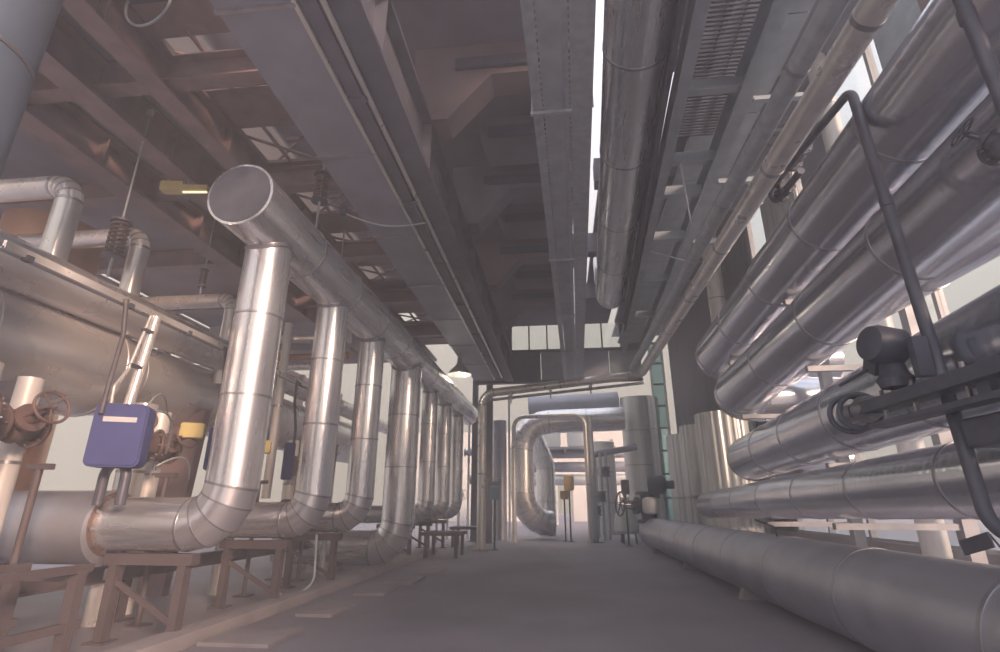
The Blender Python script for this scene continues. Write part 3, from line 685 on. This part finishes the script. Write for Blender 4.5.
pipe('return_pipe', 'thicker dull pipe continuing left from the nearest elbow flange', [(-4.42, 5.06, 1.0), (-10.2, 5.06, 1.0)], .34, 'floor_pipe_jacket', sec=1.5, n=44, caps=(True, False))
thin_pipe('hose', 'pale hose looping to the floor between first and second columns', [(-3.75, 7.2, .75), (-3.7, 7.1, .15), (-3.55, 7.3, .03), (-3.4, 7.6, .2), (-3.5, 7.75, .8)], .018, 'galvanised', .2, 'hose')

# big vertical pipe in the upper left corner
pipe('corner_pipe', 'blue-grey vertical pipe cutting the upper left corner', [(-3.62, 2.05, 0), (-3.62, 2.05, 7.6)], .44, 'blue_grey_jacket', sec=1.9, n=64, bandw=.03)

# spring hangers and light fixtures on the left
spring_hanger('spring hanger in front of the second bent pipe, upper left', (-5.52, 5.42, 4.15), 6.48, .11, .5, 3.9)
spring_hanger('spring hanger on a rod above the header pipe', (-3.2, 6.05, 5.2), 6.5, .10, .42, HZ + HR)
spring_hanger('small spring hanger above the third bent pipe', (-6.1, 7.82, 4.80), 6.48, .06, .30, 4.64)
t = thing('lamp_fixture', 'pale yellow strip lamp under the left deck behind the header cap', 'lamp', (-5.6, 6.33, 5.8)); o_ = t.location.copy()
MB().box((-5.72, 6.33, 5.80), (.34, .16, .15), Matrix.Rotation(R(8), 3, 'Z')).build('housing', 'yellow_paint', t, o_, bevel=.015)
MB().box((-5.38, 6.36, 5.77), (.40, .12, .09), Matrix.Rotation(R(8), 3, 'Z')).build('reflector', 'yellow_paint', t, o_, bevel=.015)
MB().tube((-5.56, 6.34, 5.715), (-5.20, 6.38, 5.715), .018, n=12).build('lamp_tube', 'lamp_glow', t, o_, smooth=True)
for x in (-5.84, -5.5): MB().tube((x, 6.33, 5.8), (x, 6.33, 6.0), .012, n=6).build('rod', 'galvanised', t, o_)
# pendant bell lamp over the far end of the header
def bell(label, p, zt, s=1.0, watts=10):
    t = thing('pendant_lamp', label, 'lamp', p, 'bell-shaped pendant lamps'); p = Vector(p)
    MB().lathe(p, (0, 0, 1), [(0, .34 * s), (.02, .33 * s), (.12 * s, .27 * s), (.26 * s, .13 * s), (.34 * s, .08 * s), (.5 * s, .07 * s), (.52 * s, .03 * s)], 32, cap=False).build('shade', 'bright_steel', t, p, smooth=True)
    MB().tube(p + Vector((0, 0, .5 * s)), (p.x, p.y, zt), .012, n=8).build('rod', 'dark_steel', t, p)
    MB().lathe(p + Vector((0, 0, .05)), (0, 0, 1), [(0, .02), (.03, .06 * s), (.09, .075 * s), (.15, .05 * s), (.2, .04 * s)], 16).build('bulb', 'lamp_glow', t, p, smooth=True)
    ld = bpy.data.lights.new('lamp_light', 'POINT'); ld.energy = watts; ld.color = (1, .88, .74); ld.shadow_soft_size = .12
    lo = bpy.data.objects.new('lamp_light', ld); col.objects.link(lo); lo.parent = t; lo.location = (0, 0, -.03)
bell('bell-shaped pendant lamp hanging above the far end of the header', (-2.75, 14.4, 4.72), 5.2)

# ------------------------------------------------------------------ overhead on the left: beams
ibeam('deck_beam', 'brown longitudinal beam above the header pipe', (-5.62, 2.6, 5.92), (-5.62, 18, 5.92), .56, .34, 'oxide_steel', .035, .025, 7)
ibeam('deck_beam', 'reddish longitudinal beam above the long tank', (-6.75, 2.6, 5.92), (-6.75, 18, 5.92), .56, .40, 'oxide_steel', .035, .025, 7)
ibeam('deck_beam', 'dark longitudinal beam left of the grey duct', (-4.72, 2.6, 6.0), (-4.72, 18, 6.0), .48, .28, 'oxide_steel', .03, .02, 7)
for i, y in enumerate((2.6, 4.7, 7.0, 9.6, 12.2, 15.0)):
    ibeam('cross_beam', 'short brown cross beam under the left deck, ' + ('nearest', 'second', 'third', 'fourth', 'fifth', 'farthest')[i] + ' of six', (-10.7, y, 6.1), (-3.0, y, 6.1), .38, .22, 'oxide_steel', .025, .018, group='cross beams under the left deck')
for i in range(9):
    y = 3.0 + i * 1.6
    t = thing('lattice_brace', 'brown lattice brace in the deck slot beside the grey duct, ' + NTH[i] + ' of nine', 'brace', (-4.05, y, 6.5), 'lattice braces in the deck slot')
    MB().tube((-4.58, y, 6.54), (-3.57, y + .8, 6.54), .025, n=8).build('rod', 'oxide_steel', t, t.location); MB().tube((-4.58, y + .8, 6.60), (-3.57, y, 6.60), .025, n=8).build('rod', 'oxide_steel', t, t.location)
    MB().bx(-4.59, -3.56, y + .62, y + 1.38, 6.50, 6.56).build('cross_plate', 'oxide_steel', t, t.location); MB().tube((-4.2, y - .3, 6.52), (-4.2, y + .7, 6.52), .03, n=8).build('rod', 'oxide_steel', t, t.location); MB().bx(-4.0, -3.8, y + .1, y + .16, 6.5, 6.56).build('strap', 'oxide_steel', t, t.location)
pipe('slot_filler_pipe', 'pipe added above the open slot beside the grey duct to break up the sky', [(-4.15, -1, 7.0), (-4.15, 18, 7.0)], .24, 'duct_sheet', sec=3.0, n=24)  # added pipe: hides part of the sky so only bits of the slot stay bright
for i in range(8):
    y = 1.5 + i * 2.1
    t = thing('slot_plate', 'brown plate bridging the slot above the long tank, ' + NTH[i] + ' of eight', 'plate', (-6.1, y, 6.5), 'plates bridging the slot over the tank')
    MB().bx(-6.34, -5.86, y, y + 1.45, 6.50, 6.56).build('plate', 'deck_red', t, t.location); MB().bx(-6.34, -5.86, y + .55, y + .61, 6.44, 6.50).build('rib', 'oxide_steel', t, t.location)
t = thing('cable_loop', 'pale cable loop hanging from the deck at the top left', 'cable', (-4.3, 3.85, 6.5))
MB().path([(-4.3 + .26 * math.cos(R(-20 + 220 * q / 24)) , 3.85, 6.42 - .34 * math.sin(R(-20 + 220 * q / 24))) for q in range(25)], .014, 8).build('wire', 'galvanised', t, t.location, smooth=True)
MB().bx(-4.62, -4.0, 3.8, 3.9, 6.47, 6.5).build('clip', 'dark_valve', t, t.location)

# rectangular duct and girder above the columns
t = thing('rectangular_duct', 'long grey rectangular duct under the ceiling on the left', 'duct', (-2.4, 2.0, 5.2)); o_ = t.location.copy()
yy = [1.2, 3.1, 5.1, 7.1, 9.1, 11.1, 13.1, 15.1, 17.2]
for a, b in zip(yy, yy[1:]):
    MB().bx(-2.78, -2.10, a + .015, b - .015, 5.2, 5.85).build('duct_section', 'duct_sheet', t, o_)
    MB().bx(-2.80, -2.08, b - .018, b + .018, 5.18, 5.87).build('duct_flange', 'seam_metal', t, o_)
MB().bx(-2.10, -2.06, 1.2, 17.2, 5.19, 5.23).build('edge_strip', 'bright_steel', t, o_)
t = thing('cable_channel', 'dark cable channel beside the grey duct', 'channel', (-1.95, 2, 5.22)); o_ = t.location.copy()
MB().bx(-2.05, -1.90, 1.2, 17.2, 5.22, 5.25).build('base', 'dark_steel', t, o_); MB().bx(-2.05, -2.02, 1.2, 17.2, 5.25, 5.33).build('side', 'dark_steel', t, o_)
for y in yy[1:-1]:
    MB().bx(-2.06, -1.86, y - .9, y - .84, 5.19, 5.22).build('strap', 'dark_steel', t, o_)
thin_pipe('guide_rail', 'bright thin tube running along the dark girder', [(-1.86, 1.2, 5.25), (-1.83, 17.1, 5.25)], .028, 'bright_steel', couplings=[((-1.845, 8.0, 5.25), (0, 1, 0)), ((-1.84, 12.0, 5.25), (0, 1, 0))])
ibeam('girder', 'deep dark plate girder beside the grey duct', (-1.72, 1.0, 5.30), (-1.66, 18.0, 5.30), .85, .30, 'dark_steel', .05, .03, 9)
t = thing('cable_loop', 'pale cable sagging between hanger and guide rail', 'cable', (-2.8, 6.5, 5.2))
MB().path([(-2.95 + 1.1 * s, 6.3 + .4 * s, 5.16 - .13 * math.sin(math.pi * s)) for s in [i / 12 for i in range(13)]], .012, 8).build('wire', 'galvanised', t, t.location, smooth=True)
MB().box((-2.95, 6.3, 5.2), (.08, .08, .14)).build('clamp', 'dark_valve', t, t.location)

# haunched concrete beams in the ceiling
for i, y in enumerate((3.2, 5.7, 8.5, 11.4, 14.4)):
    t = thing('haunched_beam', 'dark ceiling crossbeam with sloping haunches, ' + ('nearest', 'second', 'third', 'fourth', 'farthest')[i] + ' of five', 'beam', (0, y, 6.9), 'haunched ceiling crossbeams')
    MB().prism([(-1.85, 7.4), (-1.85, 6.15), (-1.35, 6.15), (-.75, 6.85), (.35, 6.85), (.55, 6.65), (.58, 6.65), (.58, 7.4)], 'y', y, y + .42).build('beam_web', 'deck_red' if i % 2 else 'deck', t, t.location)
    MB().bx(-1.25, .58, y - .06, y, 6.95, 7.12).build('ledge', 'dark_steel', t, t.location)
    MB().bx(.84, 2.9, y, y + .3, 6.9, 7.4).build('beam_arm', 'deck', t, t.location)
for i, y in enumerate((7.2, 10.0, 13.0)):
    t = thing('ceiling_box', 'dark hanging duct box between the ceiling crossbeams, ' + ('nearest', 'middle', 'farthest')[i] + ' of three', 'duct', (-.6, y, 6.9))
    MB().prism([(-1.2, 7.4), (-1.05, 7.0), (.1, 7.0), (.25, 7.4)], 'y', y, y + .8).build('casing', 'deck', t, t.location); MB().bx(-1.0, .05, y - .03, y + .03, 7.0, 7.2).build('rim', 'dark_steel', t, t.location)

# ------------------------------------------------------------------ overhead middle: cable tray, pipe, channels, walkway
t = thing('cable_tray', 'pale perforated cable tray running down the middle of the ceiling', 'tray', (.1, 1.5, 5.2)); o_ = t.location.copy()
def tx(y): return .02 + .031 * y
W = .60; vs_ = []; fs = []
xs = [-.30, -.21, -.195, .02, .075, .09, .30]
holes = {1, 4}
y = 1.2; rows = []
pit = .075
while y < 17.6: rows += [y, y + pit * .55]; y += pit
for r_ in rows: vs_ += [(tx(r_) + x, r_, 5.2) for x in xs]
nx = len(xs)
for i in range(len(rows) - 1):
    for j in range(nx - 1):
        if j in holes and i % 2 == 0: continue
        fs.append((i * nx + j, i * nx + j + 1, (i + 1) * nx + j + 1, (i + 1) * nx + j))
mb = MB(); mb.add(vs_, fs); mb.build('perforated_plate', 'galvanised', t, o_)
for s in (-1, 1):
    a, b = 1.2, 17.6
    MB().add([(tx(a) + s * .30, a, 5.19), (tx(a) + s * .315, a, 5.19), (tx(a) + s * .315, a, 5.34), (tx(a) + s * .30, a, 5.34), (tx(b) + s * .30, b, 5.19), (tx(b) + s * .315, b, 5.19), (tx(b) + s * .315, b, 5.34), (tx(b) + s * .30, b, 5.34)], [(0, 1, 2, 3), (4, 7, 6, 5), (0, 4, 5, 1), (1, 5, 6, 2), (2, 6, 7, 3), (3, 7, 4, 0)]).build('side_rail', 'galvanised', t, o_)
a, b = 1.2, 17.6
MB().add([(tx(a) - .19, a, 5.185), (tx(a) + .02, a, 5.185), (tx(b) + .02, b, 5.185), (tx(b) - .19, b, 5.185), (tx(a) - .19, a, 5.2), (tx(a) + .02, a, 5.2), (tx(b) + .02, b, 5.2), (tx(b) - .19, b, 5.2)], [(0, 3, 2, 1), (4, 5, 6, 7), (0, 1, 5, 4), (1, 2, 6, 5), (2, 3, 7, 6), (3, 0, 4, 7)]).build('centre_strip', 'painted_channel', t, o_)
for y in (4.6, 8.2, 11.0, 14.0):
    MB().bx(tx(y) - .34, tx(y) + .10, y - .02, y + .02, 5.15, 5.185).build('bracket', 'galvanised', t, o_)
    for s in (-1, 1): MB().tube((tx(y) + s * .32, y, 5.2), (tx(y) + s * .32, y, 6.9), .012, n=6).build('rod', 'galvanised', t, o_)
pipe('ceiling_pipe', 'large silver pipe under the ceiling right of the cable tray', [(.82, 1.0, 6.0), (1.38, 12.1, 6.0), (1.42, 12.7, 7.3)], .36, 'aluminium_jacket', bend=.5, sec=1.9, n=48)
def chan(name, label, a, b, w, h, m):
    a = Vector(a); b = Vector(b); d = (b - a); L = d.length; d.normalize(); s = d.cross(Vector((0, 0, 1))).normalized(); M = Matrix((s, d, Vector((0, 0, 1)))).transposed(); mid = (a + b) / 2
    t = thing(name, label, 'beam', a)
    MB().box(mid, (w, L, .025), M).build('flange', m, t, a); MB().box(mid + Vector((0, 0, h / 2)) + s * (w / 2 - .01), (.02, L, h), M).build('web', m, t, a); MB().box(mid + Vector((0, 0, h)), (w, L, .025), M).build('flange', m, t, a)
    return t
chan('channel_beam', 'grey channel beam at the left side of the grating walkway', (1.30, 1.0, 5.5), (2.02, 15.6, 5.5), .13, .26, 'painted_channel')
chan('channel_beam', 'thin dark channel beam right beside the ceiling pipe', (1.12, 1.0, 5.62), (1.85, 13.6, 5.62), .06, .2, 'dark_steel')
chan('channel_beam', 'grey-green channel beam at the right side of the grating walkway', (2.05, 1.0, 5.5), (2.58, 15.6, 5.5), .16, .28, 'painted_channel')
t = thing('grating_walkway', 'expanded metal grating between the two grey channel beams', 'grating', (1.7, 2, 5.8)); o_ = t.location.copy()
mb = MB(); y = 2.0; i = 0
while y < 6.0:
    x0 = 1.42 + .042 * y; x1 = 2.02 + .036 * y
    mb.box(((x0 + x1) / 2, y, 5.80), (x1 - x0, .012, .03))
    y += .055
g = mb.build('grating', 'dark_steel', t, o_); g['kind'] = 'stuff'
for s in (0, .33, .66, 1):
    MB().path([(1.42 + .042 * 2 + s * .6, 2.0, 5.82), (1.42 + .042 * 6 + s * .57, 6.0, 5.82)], .012, 6).build('bearer', 'dark_steel', t, o_)
for i, y in enumerate((4.9, 6.2, 7.0, 8.4, 10.2, 12.4)):
    t = thing('walkway_rung', 'grey crossbar between the channel beams, ' + ('nearest', 'second', 'third', 'fourth', 'fifth', 'farthest')[i] + ' of six', 'crossbar', (1.8, y, 5.6), 'crossbars between the channel beams')
    MB().bx(1.30 + .049 * y, 2.0 + .036 * y, y - .05, y + .05, 5.54, 5.57).build('flange', 'painted_channel', t, t.location); MB().bx(1.30 + .049 * y, 2.0 + .036 * y, y - .008, y + .008, 5.57, 5.72).build('web', 'painted_channel', t, t.location)
for i, y in enumerate((3.6, 5.0, 6.6, 8.4)):
    t = thing('side_rung', 'short grey rung between channel beam and conduits, ' + ('nearest', 'second', 'third', 'farthest')[i] + ' of four', 'crossbar', (2.3, y, 5.45), 'short rungs beside the conduits')
    for dz in (0, .09): MB().bx(2.1 + .036 * y, 2.85, y - .04 + dz, y + .03 + dz, 5.44 + dz, 5.48 + dz).build('bar', 'painted_channel', t, t.location)
thin_pipe('tie_rod', 'thin tie rod under the grating walkway', [(1.75, 6.2, 5.55), (2.0, 6.9, 4.75)], .012, 'galvanised')
thin_pipe('tie_rod', 'thin horizontal tie rod between the channel beams', [(1.72, 8.6, 5.45), (2.42, 8.8, 5.3)], .012, 'galvanised')
# conduit pair that forms the portal
CY = 15.7
pp_ = pipe('portal_pipe', 'long slim pipe along the right that crosses over and drops to the floor', [(2.58, -.5, 4.86), (2.50, CY, 4.90), (-2.27, CY, 4.42), (-2.27, CY, .05)], .125, 'bright_steel', bend=.38, sec=1.9, n=28, bandw=.05, k=6)
pipe('conduit_pipe', 'grey conduit running beside the long slim portal pipe', [(2.33, -.5, 4.99), (2.24, CY - .2, 5.03)], .10, 'galvanised', sec=2.4, n=24, bandw=.05)
pipe('conduit_pipe', 'thin grey conduit crossing under the portal pipe', [(2.6, CY + .25, 4.70), (-2.3, CY + .25, 4.25)], .045, 'galvanised', sec=2.4, n=18, bandw=.03)
t = pp_
MB().bx(-2.5, -2.04, CY - .22, CY + .22, 0, .03).build('foot_plate', 'oxide_steel', t, t.location); MB().lathe((-2.27, CY, .03), (0, 0, 1), [(0, .16), (.03, .13)], 20).build('collar', 'oxide_steel', t, t.location, smooth=True)
for x, lb in ((-1.4, 'left'), (-.2, 'middle'), (1.0, 'right')):
    t = thing('conduit_bracket', 'small bracket clipped on the crossing portal pipe, ' + lb + ' of three', 'bracket', (x, CY, 4.35), 'brackets on the crossing pipe')
    z = 4.42 + (x + 2.27) / 4.77 * .48
    MB().bx(x - .04, x + .04, CY - .12, CY + .32, z - .22, z - .11).build('clip', 'galvanised', t, t.location); MB().bx(x - .02, x + .02, CY - .02, CY + .02, z - .4, z - .2).build('stem', 'galvanised', t, t.location)

# ------------------------------------------------------------------ the far end
AY = 21.0
pipe('arch_pipe', 'large silver pipe arching up from the floor at the far end', [(-.4, AY + .5, .55), (-1.45, AY, .52), (-1.45, AY, 4.3), (2.55, AY + .3, 4.45)], .46, 'aluminium_jacket', bend=1.1, sec=1.2, n=44, k=6)
pipe('arch_pipe', 'smaller silver pipe curving down behind the large arch', [(-1.3, 23.6, 4.6), (-.62, 23.6, 2.9), (-.62, 23.6, 0)], .40, 'aluminium_jacket', bend=1.2, sec=1.2, n=36, k=6)
pipe('upright_pipe', 'dark grey upright pipe left of the large arch', [(-2.28, 20.6, 0), (-2.28, 20.6, 4.3)], .26, 'duct_sheet', sec=1.2, n=32, caps=(False, True))
pipe('cross_duct', 'thick dark duct crossing above the large arch', [(-1.2, 22.4, 5.15), (2.5, 22.4, 5.3)], .45, 'duct_sheet', sec=.9, n=40, caps=(True, True))
pipe('small_portal', 'thin pale tube bent into a portal in front of the arch', [(-1.62, 19.2, 0), (-1.62, 19.2, 4.25), (.95, 19.2, 4.3), (.95, 19.2, 0)], .075, 'bright_steel', bend=.4, sec=1.6, n=20, bandw=0, k=6)
t = thing('upright_column', 'thicker grey post beside the thin portal leg', 'post', (1.12, 19.6, 0))
MB().tube((1.12, 19.6, .03), (1.12, 19.6, 4.3), .12, n=24).build('shaft', 'galvanised', t, t.location, smooth=True); MB().bx(.85, 1.4, 19.35, 19.85, 0, .03).build('foot_plate', 'dark_valve', t, t.location)
pipe('silver_vessel', 'tall silver upright vessel right of the walkway at the far end', [(3.15, 22.2, 0), (3.15, 22.2, 5.4)], .55, 'silver_cladding', sec=1.35, n=44, cat='vessel', caps=(False, True))
pipe('white_vessel', 'wide white upright vessel behind the tall silver one', [(3.9, 25.5, 0), (3.9, 25.5, 6.0)], .85, 'white_cladding', sec=1.5, n=44, cat='vessel', caps=(False, True))
pipe('white_vessel', 'pale upright vessel behind the thin portal post', [(1.9, 25.0, 0), (1.9, 25.0, 3.9)], .6, 'white_cladding', sec=1.3, n=40, cat='vessel', caps=(False, True))
pipe('white_vessel', 'pale round column beside the far doorway', [(-.95, 36, 0), (-.95, 36, 4.0)], .75, 'white_cladding', sec=1.3, n=40, cat='vessel', caps=(False, True))
for i, (z, r_, m_, lb) in enumerate(((2.55, .30, 'silver_cladding', 'lowest'), (3.25, .28, 'duct_sheet', 'middle'), (3.95, .22, 'duct_sheet', 'highest'))):
    pipe('cross_pipe', 'horizontal pipe crossing above the far doorway, ' + lb + ' of three', [(-2.2, 31.0, z), (3.6, 31.0, z)], r_, m_, sec=1.5, n=28, group='pipes crossing above the far doorway', caps=(True, True))
for x in (-1.9, 3.0):
    t = thing('cross_pipe_post', 'grey post holding the far crossing pipes, ' + ('left' if x < 0 else 'right') + ' one', 'post', (x, 31.3, 0))
    MB().bx(x - .1, x + .1, 31.2, 31.4, 0, 4.8).build('shaft', 'window_frame', t, t.location); MB().bx(x - .2, x + .2, 31.1, 31.5, 0, .03).build('foot_plate', 'window_frame', t, t.location)
cabinet('control_cabinet', 'pale cabinet mounted above the far crossing pipes, left one', (-.55, 30.3, 5.0), (1.3, .5, 1.4), 'white_cladding', 0, False)
cabinet('control_cabinet', 'pale cabinet mounted above the far crossing pipes, right one', (1.1, 30.3, 4.95), (1.3, .5, 1.3), 'white_cladding', 0, False)
t = thing('cabinet_shelf', 'grey steel shelf under the two pale cabinets', 'shelf', (.3, 30.3, 4.2))
MB().bx(-2.0, 3.1, 30.0, 31.22, 4.18, 4.28).build('board', 'window_frame', t, t.location)
for x in (-1.6, .3, 2.4): MB().bx(x - .04, x + .04, 30.0, 30.7, 4.02, 4.18).build('bracket', 'window_frame', t, t.location)
# far doorway wall
w = thing('wall_end', 'pale end wall with an open doorway far down the hall', 'wall', (0, 44, 0)); w['kind'] = 'structure'
for (x0, x1, z0, z1) in ((-14, -.6, 0, 7), (.9, 2.2, 0, 7), (3.6, 9, 0, 7), (-.6, .9, 3.0, 7), (2.2, 3.6, 3.2, 7)):
    MB().bx(x0, x1, 44, 44.2, z0, z1).build('wall_panel', 'white_cladding', w, (0, 44, 0))
for x in (-.6, .9): MB().bx(x - .06, x + .06, 43.9, 44.0, 0, 3.06).build('door_jamb', 'window_frame', w, (0, 44, 0))
MB().bx(-.66, .96, 43.9, 44.0, 3.0, 3.12).build('door_head', 'window_frame', w, (0, 44, 0))
# valve group at the end of the floor pipe
valve('gate_valve', 'large dark valve with side handwheel above the end of the floor pipe', (2.62, 17.2, 1.15), (0, 0, 1), .22, (-.95, -.3, .1), m='dark_valve', wr=.34, length=.8)
p = Vector((2.85, 17.0, 1.8)); t = thing('valve_motor', 'round dark valve motor above the handwheel valve', 'motor', p)
MB().lathe((2.62, 16.9, 1.78), (1, -.3, 0), [(0, .1), (.02, .25), (.42, .27), (.5, .2), (.56, .08)], 28).build('housing', 'dark_valve', t, p, smooth=True); MB().lathe((3.1, 16.75, 1.78), (1, -.3, 0), [(0, .12), (.25, .12)], 18).build('shaft_cover', 'dark_valve', t, p, smooth=True)
MB().tube((2.85, 16.95, 1.4), (2.85, 16.95, 1.62), .09, n=16).build('neck', 'dark_valve', t, p, smooth=True)
p = Vector((2.62, 16.75, 1.22)); t = thing('white_drum', 'small white drum hanging below the dark valve motor', 'drum', p)
MB().lathe((2.62, 16.75, .95), (0, 0, 1), [(0, .10), (.03, .2), (.1, .24), (.38, .24), (.45, .2), (.48, .08)], 28).build('body', 'white_cladding', t, p, smooth=True); MB().tube((2.62, 16.75, 1.42), (2.62, 16.8, 1.6), .04, n=10).build('neck', 'dark_valve', t, p, smooth=True)
p = Vector((2.15, 19.2, 0)); t = thing('conical_vessel', 'squat silver conical vessel on dark legs near the far handwheel', 'vessel', p)
MB().lathe((2.15, 19.2, .3), (0, 0, 1), [(0, .35), (.1, .42), (.45, .40), (.8, .28), (1.0, .16), (1.15, .16)], 32).build('body', 'silver_cladding', t, p, smooth=True)
for a in range(3): MB().tube((2.15 + .3 * math.cos(a * 2.1), 19.2 + .3 * math.sin(a * 2.1), 0), (2.15 + .28 * math.cos(a * 2.1), 19.2 + .28 * math.sin(a * 2.1), .35), .035, n=8).build('leg', 'dark_valve', t, p)
cabinet('switch_box', 'small dark box on a post near the far handwheel', (2.05, 17.9, 1.75), (.24, .16, .45), 'dark_steel', 0, False, post=0.0)
cabinet('switch_box', 'pale blue box on a post beside the portal leg', (-1.92, 15.98, 1.6), (.34, .18, .50), 'pale_blue_paint', R(5), True, post=0.0)
cabinet('junction_box', 'amber box on a thin post in the middle of the far walkway', (.30, 19.9, 1.95), (.36, .2, .5), 'amber_paint', 0, False, post=0.0)
cabinet('junction_box', 'small amber box beside the thin post of the far walkway', (.12, 20.2, 1.55), (.3, .2, .3), 'amber_paint', 0, False, post=0.0)
pipe('sloping_pipe', 'grey slanting pipe joining the far vessels', [(1.25, 21.2, 3.05), (3.0, 21.4, 3.35)], .12, 'duct_sheet', sec=.9, n=20)
for i, (x, y, z, lb) in enumerate(((1.5, 20.4, 1.5, 'left'), (1.75, 21.0, 2.4, 'middle'), (1.45, 22.5, 1.0, 'right'))):
    valve('gate_valve', 'small dark valve among the far vessels, ' + lb + ' of three', (x, y, z), (0, 0, 1), .1, (-.5, -.8, 0), wr=.16)
    thin_pipe('riser_tube', 'thin grey riser tube among the far vessels, ' + lb + ' of three', [(x, y, 0), (x, y, 3.1)], .05, 'galvanised', couplings=[((x, y, 1.9), (0, 0, 1))])
# ladder-like rungs on the white vessel
t = thing('step_ladder', 'grey rung ladder leaning on the wide white vessel', 'ladder', (3.9, 24.3, 0))
for x in (3.72, 4.1): MB().tube((x, 24.3, 0), (x, 24.5, 5.6), .03, n=8).build('stile', 'galvanised', t, t.location)
for i in range(14): MB().tube((3.72, 24.3 + .2 * i / 14, .35 + i * .38), (4.1, 24.3 + .2 * i / 14, .35 + i * .38), .02, n=8).build('rung', 'galvanised', t, t.location)
# posts and clutter behind the portal's left leg
for i, (x, y, w_, h, m_, lb) in enumerate(((-2.45, 18.8, .22, 6.4, 'dark_steel', 'dark steel post right behind the portal leg'), (-3.1, 19.6, .2, 6.4, 'dark_steel', 'dark steel post farther left behind the portal leg'), (-1.85, 19.9, .07, 5.2, 'galvanised', 'slim grey post between portal leg and arch'))):
    t = thing('steel_post', lb, 'post', (x, y, 0)); MB().bx(x - w_ / 2, x + w_ / 2, y - w_ / 2, y + w_ / 2, .02, h).build('shaft', m_, t, t.location); MB().bx(x - w_, x + w_, y - w_, y + w_, 0, .02).build('foot_plate', m_, t, t.location)
for i in range(6):
    x = -4.2 + .55 * (i % 3) + random.uniform(-.1, .1); y = 18.9 + i * .6; z = 1.0 + .55 * i
    valve('gate_valve', 'small pale valve behind the farthest columns, ' + ('lowest', 'second', 'third', 'fourth', 'fifth', 'highest')[i] + ' of six', (x, y, z), (0, 0, 1) if i % 2 else (1, 0, 0), .10, (.5, -.8, 0), m='galvanised', wr=.16, group='valves behind the farthest columns')
    thin_pipe('riser_tube', 'thin pale riser behind the farthest columns, carrying the ' + ('lowest', 'second', 'third', 'fourth', 'fifth', 'highest')[i] + ' valve', [(x, y, 0), (x, y, 4.6)], .045, 'galvanised', group='risers behind the farthest columns', couplings=[((x, y, 2.9), (0, 0, 1))])
for y, lb in ((13.9, 'near'), (17.3, 'far')):
    t = thing('low_trestle', 'low brown bench-like trestle by the farthest columns, ' + lb + ' one', 'trestle', (-2.75, y, 0))
    MB().bx(-3.4, -2.45, y - .5, y + .5, .50, .58).build('top', 'trestle_steel', t, t.location)
    for x in (-3.3, -2.55):
        for dy in (-.42, .42): MB().bx(x - .04, x + .04, y + dy - .04, y + dy + .04, 0, .5).build('leg', 'trestle_steel', t, t.location)

# ------------------------------------------------------------------ outside the glazed wall
b = thing('factory_building', 'pale factory building seen through the right windows', 'building', (24, 10, 0))
MB().bx(24, 30, -12, 34, 0, 9).build('wall', 'facade', b, b.location)
MB().bx(23.8, 30.2, -12.2, 34.2, 9, 9.3).build('roof', 'painted_channel', b, b.location)
for i in range(7):
    for k in range(2):
        y = -8 + i * 6; z = 2.6 + k * 3.3
        f = MB().bx(23.93, 24.0, y, y + 2.6, z, z + 1.5).build('window', 'facade_glass', b, b.location)
        for q in range(4): MB().bx(23.88, 23.93, y + q * .85 - .03, y + q * .85 + .05, z, z + 1.5).build('mullion', 'window_frame', f, b.location)
yd = MB().bx(-60, 80, -60, 110, -.5, -.25).build('ground_yard', 'kerb_concrete'); tag(yd, 'pale concrete yard around the hall', 'ground', kind='structure')

# ------------------------------------------------------------------ haze volume added to lift the dark tones of the hall
hm = bpy.data.materials.new('added_haze'); hm.use_nodes = True
hn = hm.node_tree.nodes; hn.remove(hn['Principled BSDF'])
hs = hn.new('ShaderNodeVolumeScatter'); hs.inputs['Color'].default_value = (.84, .88, 1.0, 1); hs.inputs['Density'].default_value = HAZE; hs.inputs['Anisotropy'].default_value = 0.0
hm.node_tree.links.new(hs.outputs[0], hn['Material Output'].inputs['Volume']); MATS['added_haze'] = hm
hz = MB().bx(-10.5, 5.45, -3.9, 24.0, .002, 9.38).build('added_haze', 'added_haze'); tag(hz, 'thin haze added through the whole hall to lift its dark tones', 'haze', kind='stuff')
